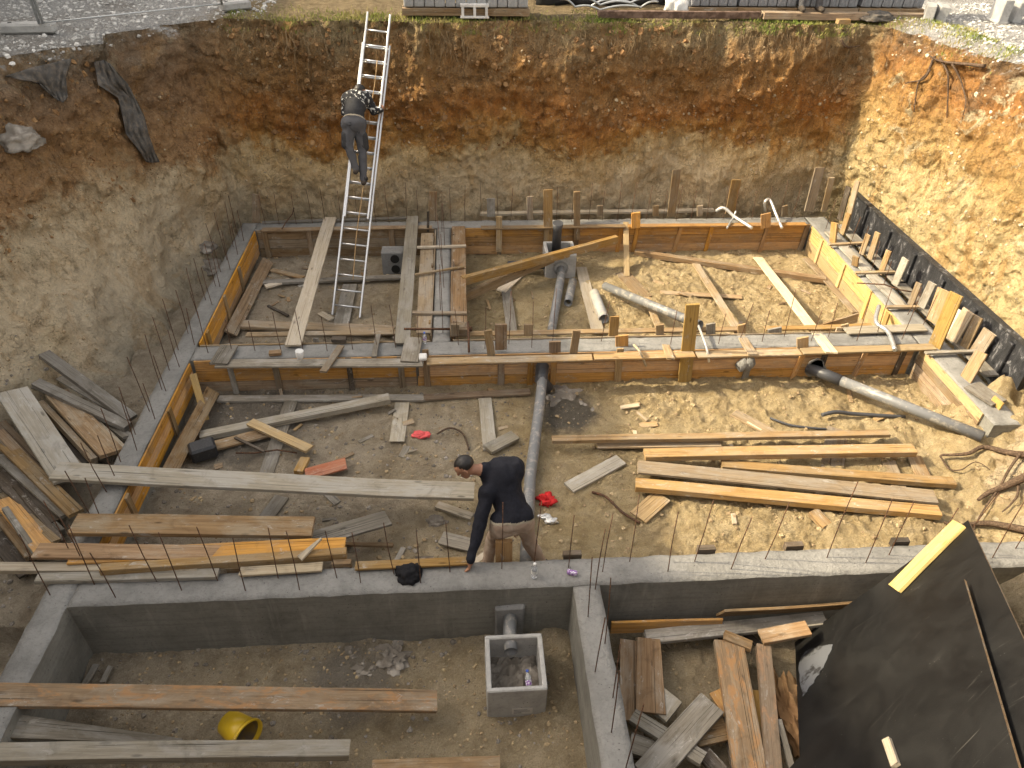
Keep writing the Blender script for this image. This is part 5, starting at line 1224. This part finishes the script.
# man standing on the rear rim, cut by the top edge
gz = 4.36; b1 = aty(801, 12, 15.08); b2 = aty(818, 12, 15.08); b1.z = b2.z = gz; mid = (b1+b2)/2
V3 = Vector
caps = []
for b_, sx in ((b1, -1), (b2, 1)):
    caps += [(b_+V3((0, .06, .05)), b_+V3((.02*sx, -.14, .045)), .055, .045, 4), (b_+V3((0, .04, .10)), b_+V3((-.02*sx, .05, .48)), .065, .078, 2), (b_+V3((-.02*sx, .05, .48)), V3((mid.x+.1*sx, b_.y+.05, gz+.9)), .08, .10, 2)]
tp = V3((mid.x, mid.y+.05, gz))
caps += [(tp+V3((-.1, 0, .92)), tp+V3((.1, 0, .92)), .12, .12, 2, .05), (tp+V3((0, 0, 1.0)), tp+V3((0, 0, 1.3)), .14, .16, 1, .05), (tp+V3((-.17, 0, 1.42)), tp+V3((.17, 0, 1.42)), .08, .08, 1, .05), (tp+V3((0, 0, 1.42)), tp+V3((0, 0, 1.6)), .06, .06, 0)]
caps += head(tp+V3((0, -.02, 1.66)), frame((0, -1, -.2), (0, 0, 1)))
for sx in (-1, 1):
    sh = tp+V3((.19*sx, 0, 1.42)); el = tp+V3((.25*sx, .02, 1.12)); wr = tp+V3((.24*sx, -.06, .88))
    caps += [(sh, el, .066, .052, 1, .03), (el, wr, .05, .04, 1, .02)] + hand(wr, V3((0, -.1, -1)), V3((-sx, 0, 0)), sx, 0)
person('person', 'man in dark trousers and boots standing on the rear rim by the block stacks', caps, [M['skin'], M['shirt'], M['gtrousers'], M['shirt'], M['boot']], h=.014)
# ------------------------------------------------------------------ level above: pallets of blocks, rail, fence, stones
gz = 4.22
def block(x, y, z, w, dp, h, tilt=0.):
    bm = bmesh.new(); bx(bm, -w/2, w/2, 0, dp, 0, h, bev=.012)
    bx(bm, -w*.32, -w*.14, -.012, .0, .03, h-.03); bx(bm, w*.14, w*.32, -.012, .0, .03, h-.03)
    return bm
M['block_d'] = concrete('block_blue_grey', (.25, .255, .265), .004)
M['block_l'] = concrete('block_grey', (.34, .345, .345), .004)
protos = {}
def stack(x0, x1, y, nlab, n, m, tilt=0, name='concrete_block', h=.62):
    w = (x1-x0)/n
    for i in range(n):
        key = (m, round(w, 3))
        if key not in protos:
            bm = block(0, 0, 0, w*.93, .55, h); me_ = mesh_of(bm, 'concrete_block'); me_.materials.append(M[m]); protos[key] = me_
        for lv in range(2):
            o = bpy.data.objects.new(name, protos[key]); C.objects.link(o)
            o.location = (x0+w*(i+.5), y+rnd.uniform(-.015, .015), gz+.17+lv*(h+.008)); o.rotation_euler = (0, math.radians(tilt), rnd.uniform(-.01, .01))
            tag(o, nlab, 'block', nlab.replace('block', 'blocks').replace(' standing', ''))
def pallet(label, x0, x1, y, m='tan'):
    r = thing('pallet', ((x0+x1)/2, y, gz), label, 'pallet')
    def ad(nm, bm):
        o = ob(nm, bm, M[m]); o.parent = r; o.matrix_parent_inverse = Matrix.Translation(-r.location)
    for k in range(3):
        bm = bmesh.new(); yy = y-.03+k*.26; bx(bm, x0-.03, x1+.03, yy, yy+.11, gz+.125, gz+.152, bev=.003); ad('deck_board', bm)
    for k in range(3):
        bm = bmesh.new(); xx = lerp(x0, x1-.1, k/2); bx(bm, xx, xx+.1, y-.02, y+.6, gz+.02, gz+.124, bev=.003); ad('bearer', bm)
    bm = bmesh.new(); bx(bm, x0-.03, x1+.03, y-.035, y-.022, gz+.03, gz+.15, bev=.002); ad('front_board', bm)
x = lambda px, py, z=gz+.1: at(px, py, z)
yb = at(466, 17.3, gz).y
stack(aty(404, 14, yb).x, aty(528, 14, yb).x, yb, 'grey ribbed concrete block standing on the left pallet of the rear rim', 12, 'block_l')
pallet('weathered pallet under grey blocks on rear rim right of the ladder', aty(404, 14, yb).x, aty(528, 14, yb).x, yb, 'brown')
y2 = 15.32
for (a, b, n, tl, lb) in ((690, 736, 5, 0, 'left group'), (738, 795, 6, 0, 'second group'), (800, 856, 6, 0, 'third group'), (860, 922, 6, 4, 'slightly leaning last group')):
    X0 = aty(a, 10, y2).x; X1 = aty(b, 10, y2).x
    stack(X0, X1, y2, 'dark blue grey block standing on rear rim pallets, '+lb, n, 'block_d', tl)
    pallet({'left group': 'brown pallet under the first dark blocks right of white sack', 'second group': 'brown pallet under the second group of dark blocks', 'third group': 'brown pallet under dark blocks behind the standing man', 'slightly leaning last group': 'brown pallet under the leaning dark blocks near the corner'}[lb], X0, X1, y2, 'brown')
tag(board('rusty_beam', (aty(598, 13, 15.08).x, 15.08, gz+.12), (aty(760, 13, 15.08).x, 15.08, gz+.13), .12, .12, M['rust_beam']), 'long rusty beam lying on the rear rim before the dark blocks', 'beam')
tag(board('rusty_beam', (aty(763, 13, 15.07).x, 15.07, gz+.13), (aty(928, 13, 15.0).x, 15.0, gz+.12), .2, .12, 'brown'), 'long brown timber lying on rear rim below the standing man', 'beam')
# hollow white block
c = at(460.5, 18.5, gz); wd = at(489, 18.5, gz).x-c.x
bm = bmesh.new(); y = c.y
bx(bm, c.x, c.x+wd, y, y+.2, gz+.19, gz+.24, bev=.006); bx(bm, c.x, c.x+wd, y, y+.2, gz, gz+.035, bev=.006)
for k in range(3):
    q = c.x+.02+k*(wd-.04-.05)/2; bx(bm, q, q+.05, y+.002, y+.198, gz+.03, gz+.195, bev=.003)
bx(bm, c.x+.03, c.x+wd-.03, y+.15, y+.19, gz+.03, gz+.195)
tag(ob('hollow_block', bm, M['conc_white']), 'white hollow concrete block with two openings on the rear rim', 'block')
crumple('sack', 'white wrapped sack between cables and dark blocks on rear rim', 'sack', M['white_pl'], aty(678, 6, 15.5), (.26, .2, .3), 61, rough=.3)
crumple('wrap_sheet', 'crumpled pale sheet on rear rim timber near the corner', 'sheet', M['geotex'], at(878, 18, gz+.05), (.34, .18, .12), 63)
tag(board('wood_block', at(838, 19, gz+.12), at(850, 19, gz+.12), .12, .08, 'yellow'), 'small yellow wood offcut on rear rim by the pallets', 'wood block')
# dark tarp heap and cables
bm = bmesh.new(); a = aty(534, 10, 16.6); b = aty(662, 10, 16.6)
bx(bm, a.x, b.x, 16.4, 17.6, gz-.05, gz+1.3); bmesh.ops.subdivide_edges(bm, edges=bm.edges, cuts=14, use_grid_fill=True)
for v in bm.verts: v.co += Vector((1, 1, 1))*.16*N.noise(v.co*1.7)+Vector((1, 1, 1))*.05*N.noise(v.co*5)
tag(ob('tarpaulin', bm, M['tarp'], smooth=True), 'dark tarpaulin heap on rear rim behind the cables', 'tarpaulin')
for i, pts in enumerate([[(560, 0), (575, 8), (600, 11), (640, 8)], [(575, -2), (600, 6), (630, 4), (655, 0)], [(590, 8), (612, 1), (640, 9), (658, 3)]]):
    bm = bmesh.new(); P = [aty(px, py, 15.9+.06*i)+Vector((0, 0, .02)) for px, py in pts]; Q = []
    for k in range(len(P)-1):
        for s in range(6): Q.append(P[k].lerp(P[k+1], s/6)+Vector((0, 0, .05*math.sin(s/6*PI))))
    tube(bm, Q+[P[-1]], .022, 6); tag(ob('cable', bm, M['galv']), ['lowest grey cable looping before the dark tarpaulin', 'topmost grey cable before the dark tarpaulin', 'wavy grey cable crossing the others before the tarpaulin'][i], 'cable')
# concrete angle blocks at right
for i, (px, py, hh, lb) in enumerate([(932, 24.5, .34, 'small grey kerb block on right gravel nearest the corner'), (942, 24, .32, 'second small kerb block on the right gravel'), (1003, 23, .42, 'tall pale kerb block at right edge of gravel'), (1015, 22, .36, 'kerb block leaning by the tall pale one at right edge'), (1023, 15, .75, 'pale post at upper right corner of the gravel')]):
    c = at(px, py, gz); bm = bmesh.new(); bx(bm, -.09, .09, -.22, .22, 0, hh, bev=.015); bx(bm, -.10, .10, -.225, .225, 0, .05, bev=.01)
    o = ob('kerb_block', bm, M['conc']); o.location = (c.x, c.y+.2, gz-.02); o.rotation_euler = (0, .12*(i % 2), -.5+.2*i); tag(o, lb, 'block')
# fence feet and panel at left
def foot(label, A, B, w, h):
    d = (B-A); L = d.length; an = math.atan2(d.y, d.x); r = thing('ballast_block', (A+B)/2, label, 'fence foot'); bm = bmesh.new()
    vs = bx(bm, -L/2, L/2, -w/2, w/2, 0, h, bev=.03)
    bmesh.ops.recalc_face_normals(bm, faces=bm.faces)
    ob('foot_block', bm, M['conc'], r)
    for k in (-.30, .34):
        bm = bmesh.new(); bmesh.ops.create_cone(bm, segments=14, radius1=.03, radius2=.03, depth=.012, cap_ends=True, matrix=Matrix.Translation((L*k, 0, h+.002))); ob('socket_hole', bm, M['tarp'], r)
    r.rotation_euler.z = an; return r
foot('grey concrete fence foot on gravel at upper left corner', at(2, 33, gz), at(57, 32, gz), .26, .15)
foot('second concrete fence foot on gravel left of the grass', at(222, 11, gz), at(250, 8, gz), .24, .15)
r = thing('temporary_fence', at(44, 22, gz), 'galvanised temporary fence panel standing on the left rim', 'fence'); p0 = at(43, 24, gz+.15); p1_ = at(222, 5, gz+.15)
def fa(nm, pts, rad):
    bm = bmesh.new(); tube(bm, pts, rad, 8); o = ob(nm, bm, M['galv']); o.parent = r; o.matrix_parent_inverse = Matrix.Translation(-r.location)
up2 = Vector((-.05, 0, 2)); fa('post', [p0, p0+up2], .022); fa('post', [p1_, p1_+up2], .022); fa('bottom_rail', [p0+Vector((0, 0, .02)), p1_+Vector((0, 0, .02))], .012); fa('top_rail', [p0+up2, p1_+up2], .016)
bm = bmesh.new()
for k in range(1, 16):
    a = p0.lerp(p1_, k/16); tube(bm, [a+Vector((0, 0, 1.2)), a+up2], .003, 4)
o = ob('mesh_wires', bm, M['galv']); o.parent = r; o.matrix_parent_inverse = Matrix.Translation(-r.location)
q0 = at(39.5, 24, gz+.15)
bm = bmesh.new(); tube(bm, [q0, q0+Vector((-.07, .02, 2))], .022, 8); tag(ob('fence_post', bm, M['galv']), 'end post of the next fence panel beside the first at upper left', 'fence post')

# ------------------------------------------------------------------ house left of the pit (it shades the left half)
el, az = math.radians(36), math.radians(6.5)
sd = Vector((-math.cos(el)*math.cos(az), math.cos(el)*math.sin(az), math.sin(el)))
xh = -13.0; top = (2.45-xh)/(-sd.x)*sd.z
hs = thing('house', (xh-4, 9, ZR), 'plain rendered house beside the left rim of the pit', 'house')
def ha(nm, bm, m):
    o = ob(nm, bm, m); o.parent = hs; o.matrix_parent_inverse = Matrix.Translation(-hs.location)
bm = bmesh.new(); bx(bm, xh-9, xh-.25, -14, 42, ZR-.2, top-.15); ha('wall', bm, M['house'])
bm = bmesh.new(); bx(bm, xh-9.4, xh, -14.4, 42.4, top-.149, top); ha('roof', bm, M['conc_dark'])
bm = bmesh.new(); prof = [(7.4, top), (1.5, top+3.4), (-8, top+3.4), (-14, top)]
for k in (0, 1): pass
A_ = [bm.verts.new((xh, y_, z_)) for y_, z_ in prof]; B_ = [bm.verts.new((xh-9.4, y_, z_)) for y_, z_ in prof]
bm.faces.new(A_); bm.faces.new(B_[::-1])
for k in range(4): bm.faces.new((A_[k], B_[k], B_[(k+1) % 4], A_[(k+1) % 4]))
for v in bm.verts: v.co.z += .002
bmesh.ops.recalc_face_normals(bm, faces=bm.faces); ha('upper_roof', bm, M['conc_dark'])
for k in range(8):
    for lv in (0, 1):
        if ZR+1+lv*2.9+1.3 < top-.4:
            bm = bmesh.new(); y = -10+k*6.5; bx(bm, xh-.26, xh-.2, y, y+1.1, ZR+1+lv*2.9, ZR+2.3+lv*2.9, bev=.01); ha('window', bm, M['tarp'])

# ------------------------------------------------------------------ torn geotextile on the left slope
def fabric(label, rows, lift=.05):
    """rows of pixel points laid over the earth, with folds"""
    V, F = [], []; n = len(rows[0])*5; nr = (len(rows)-1)*5
    for j in range(nr+1):
        jj = j/5; j0 = min(int(jj), len(rows)-2); tj = jj-j0
        for i in range(n):
            ii = i/(n-1)*(len(rows[0])-1); i0 = min(int(ii), len(rows[0])-2); ti = ii-i0
            g2 = lambda a, b: Vector(a).lerp(Vector(b), ti)
            p = g2(rows[j0][i0], rows[j0][i0+1]).lerp(g2(rows[j0+1][i0], rows[j0+1][i0+1]), tj)
            h_, n_ = hit(p.x, p.y); d_ = (CAMP-h_).normalized()
            V.append(tuple(h_ + d_*(lift+.07*abs(math.sin(i*.9+j*.25))+.05*N.noise(Vector((i*.5, j*.3, 1))))))
    for j in range(nr):
        for i in range(n-1): F.append((j*n+i, j*n+i+1, (j+1)*n+i+1, (j+1)*n+i))
    me = bpy.data.meshes.new('geotextile'); me.from_pydata(V, [], F); me.update()
    o = link('geotextile', me, M['geotex'], smooth=True); s_ = o.modifiers.new('th', 'SOLIDIFY'); s_.thickness = .008; return tag(o, label, 'fabric')
fabric('torn grey geotextile strip hanging down the left earth slope', [[(94, 62), (104, 60), (110, 64)], [(98, 85), (112, 82), (128, 84)], [(118, 98), (128, 96), (138, 104)], [(122, 115), (134, 112), (144, 116)], [(126, 134), (136, 130), (148, 132)], [(140, 152), (148, 152), (154, 150)], [(146, 162), (152, 163), (160, 162)]], .10)
fabric('wide grey geotextile flap on the left rim', [[(5, 76), (30, 68), (55, 62), (72, 58)], [(20, 80), (38, 80), (56, 78), (68, 70)], [(36, 82), (48, 88), (58, 92), (66, 78)], [(52, 96), (57, 100), (63, 103), (68, 97)]], .06)
# slipped earth lump on left slope and debris by the left beam
for i, (px_, py_, s, lb) in enumerate([(20, 142, .32, 'dark earth lump with pale stones on the left slope'), (213, 268, .26, 'dark broken chunk between left earth wall and beam'), (206, 248, .18, 'smaller dark chunk above the broken one behind left beam')]):
    h_, n_ = hit(px_, py_); crumple('earth_lump', lb, 'earth lump', M['clod_grey'], h_, (s, s, s*.7), 70+i)
# roots hanging at right and along the rim
def rootlet(label, pts, r0, r1, lift=.12, seed=0):
    bm = bmesh.new(); P = []
    for i, (px_, py_) in enumerate(pts):
        h_, n_ = hit(px_, py_); d_ = (CAMP-h_).normalized(); P.append(h_+d_*lift*(1+.6*N.noise(Vector((seed, i, 2)))))
    Q = []
    for i in range(len(P)-1):
        for k in range(5):
            t_ = k/5; a = P[max(i-1, 0)]; b = P[i]; c_ = P[i+1]; d = P[min(i+2, len(P)-1)]
            Q.append(.5*((2*b)+(c_-a)*t_+(2*a-5*b+4*c_-d)*t_*t_+(3*b-a-3*c_+d)*t_**3)+Vector((N.noise(Vector((seed, i+t_, 1))), N.noise(Vector((seed, i+t_, 5))), N.noise(Vector((seed, i+t_, 9)))))*.02)
    Q.append(P[-1]); n = len(Q); tube(bm, Q, [lerp(r0, r1, i/(n-1)) for i in range(n)], 6)
    return tag(ob('root', bm, M['root']), label, 'root', 'roots sticking out of the earth')
for i, (lb, pts, r0) in enumerate([
 ('thick root crossing right edge above the black panel', [(1028, 531), (1000, 525), (975, 524), (958, 526), (944, 522)], .05),
 ('long curved root reaching left beside the big pipe end', [(1028, 455), (1005, 452), (985, 447), (970, 453), (950, 455), (940, 456)], .045),
 ('forked root sloping down over the right mound', [(1028, 476), (1008, 485), (990, 492), (978, 500)], .06),
 ('thin root running steeply across the right mound', [(1022, 452), (1006, 475), (992, 498), (978, 520), (974, 530)], .02),
 ('short bent root below the forked one', [(1018, 482), (1017, 496), (1010, 505), (1002, 512)], .02),
 ('dark root tangle strand under the right gravel rim', [(985, 66), (965, 64), (945, 62), (930, 56)], .035),
 ('long dark root trailing down the sunlit wall', [(940, 58), (948, 75), (948, 95), (947, 118)], .022),
 ('branched dark root left of the trailing one', [(935, 56), (928, 72), (918, 84), (914, 112)], .025),
 ('thin root pointing left on the sunlit wall', [(930, 70), (922, 80), (910, 82), (905, 83)], .02),
 ('curly root right of the trailing one on sunlit wall', [(952, 64), (962, 84), (966, 100), (962, 120)], .018),
 ('pale curved root in the shaded rear corner', [(841, 40), (845, 46), (852, 47), (860, 45)], .03),
 ('root tuft strand at near end of black wall', [(1000, 345), (1010, 352), (1018, 356), (1026, 353)], .03),
 ('second tuft strand at near end of black wall', [(1003, 358), (1012, 368), (1020, 372), (1028, 370)], .02),
 ('twig over the mound below the big pipe', [(940, 456), (948, 468), (960, 470), (975, 462), (990, 470)], .014)]):
    rootlet(lb, pts, r0, r0*.35, .10, i)
V, F = [], []
r3 = random.Random(3)
for i in range(420):
    x0 = r3.uniform(-2.2, 7.8) if r3.random() < .8 else r3.uniform(-4.2, -2); 
    q = BVH.ray_cast(Vector((x0, 9, 4.05-.35*r3.random()**2)), Vector((0, 1, 0)))
    if q[0] is None: continue
    p = q[0]+Vector((0, -.03, 0)); L = r3.uniform(.08, .45)*(1 if r3.random() < .8 else 2); n = 5; rad = r3.uniform(.0025, .006); o = len(V); dx = r3.uniform(-.5, .5)
    for k in range(n+1):
        t_ = k/n; c_ = p+Vector((dx*L*t_+.03*N.noise(Vector((i, k*.7, 0))), -.10*math.sin(t_*2)*r3.uniform(.5, 1), -L*t_)); rr_ = rad*(1-.7*t_)
        for a in range(3): V.append((c_.x+rr_*math.cos(a*2.09), c_.y+rr_*math.sin(a*2.09), c_.z))
    for k in range(n):
        for a in range(3): F.append((o+k*3+a, o+k*3+(a+1) % 3, o+k*3+3+(a+1) % 3, o+k*3+3+a))
me = bpy.data.meshes.new('hanging_rootlets'); me.from_pydata(V, [], F); me.update(); M['rootlet'] = plain('dry_rootlets', (.26, .19, .11), .9, 0, .1, .3, 6)
tag(link('hanging_rootlets', me, M['rootlet']), 'fine dry rootlets hanging from the turf along the rear rim', None, None, 'stuff')
# grass
V, F = [], []; r4 = random.Random(5)
for i in range(26000):
    if r4.random() < .16: x0 = r4.uniform(7.8, 9.3); y0 = r4.uniform(12.0, 15.0)
    else: x0 = r4.uniform(-4.3, 8.2); y0 = 14.6+abs(r4.gauss(0, .45))
    dens = N.noise(Vector((x0*.9, y0*1.4, 3)))
    if dens < r4.uniform(-.5, .35): continue
    q = BVH.ray_cast(Vector((x0, y0, 9)), Vector((0, 0, -1)))
    if q[0] is None or q[0].z < 3.95: continue
    p = q[0]; a = r4.uniform(0, 6.28); L = r4.uniform(.02, .08); w = .008; lx2, ly2 = r4.uniform(-.6, .6)*L, r4.uniform(-.8, .4)*L; o = len(V)
    V += [(p.x-w*math.cos(a), p.y-w*math.sin(a), p.z-.01), (p.x+w*math.cos(a), p.y+w*math.sin(a), p.z-.01), (p.x+lx2*.5+w*.7*math.cos(a), p.y+ly2*.5+w*.7*math.sin(a), p.z+L*.6), (p.x+lx2, p.y+ly2, p.z+L)]
    F += [(o, o+1, o+2), (o, o+2, o+3)]
me = bpy.data.meshes.new('grass'); me.from_pydata(V, [], F); me.update(); tag(link('grass', me, M['grass']), 'dry green and yellow grass along the rear rim', None, None, 'stuff')

# ------------------------------------------------------------------ light
W_ = bpy.data.worlds.new('World'); S.world = W_; W_.use_nodes = True; nt = W_.node_tree
sky = nt.nodes.new('ShaderNodeTexSky'); sky.sky_type = 'NISHITA'; sky.sun_disc = False; sky.sun_elevation = el
sky.sun_rotation = math.atan2(sd.x, sd.y); sky.air_density = 1.0; sky.dust_density = 4.0; sky.ozone_density = .5
hsv = nt.nodes.new('ShaderNodeHueSaturation'); hsv.inputs['Saturation'].default_value = .35; nt.links.new(sky.outputs[0], hsv.inputs['Color']); mx = nt.nodes.new('ShaderNodeMix'); mx.data_type = 'RGBA'; mx.blend_type = 'MULTIPLY'; mx.inputs[0].default_value = 1; mx.inputs[7].default_value = (1, .915, .80, 1); nt.links.new(hsv.outputs[0], mx.inputs[6]); nt.links.new(mx.outputs[2], nt.nodes['Background'].inputs['Color']); nt.nodes['Background'].inputs['Strength'].default_value = .15
sun = bpy.data.lights.new('sun', 'SUN'); sun.energy = 2.5; sun.angle = math.radians(1.1); sun.color = (1, .84, .57)
so = bpy.data.objects.new('sun', sun); C.objects.link(so); so.rotation_euler = (-sd).to_track_quat('-Z', 'Y').to_euler()
S.view_settings.view_transform = 'Standard'; S.view_settings.look = 'None'; S.view_settings.exposure = 1.74; S.view_settings.gamma = 1
S.cycles.use_denoising = True
S.cycles.max_bounces = 7; S.cycles.diffuse_bounces = 5
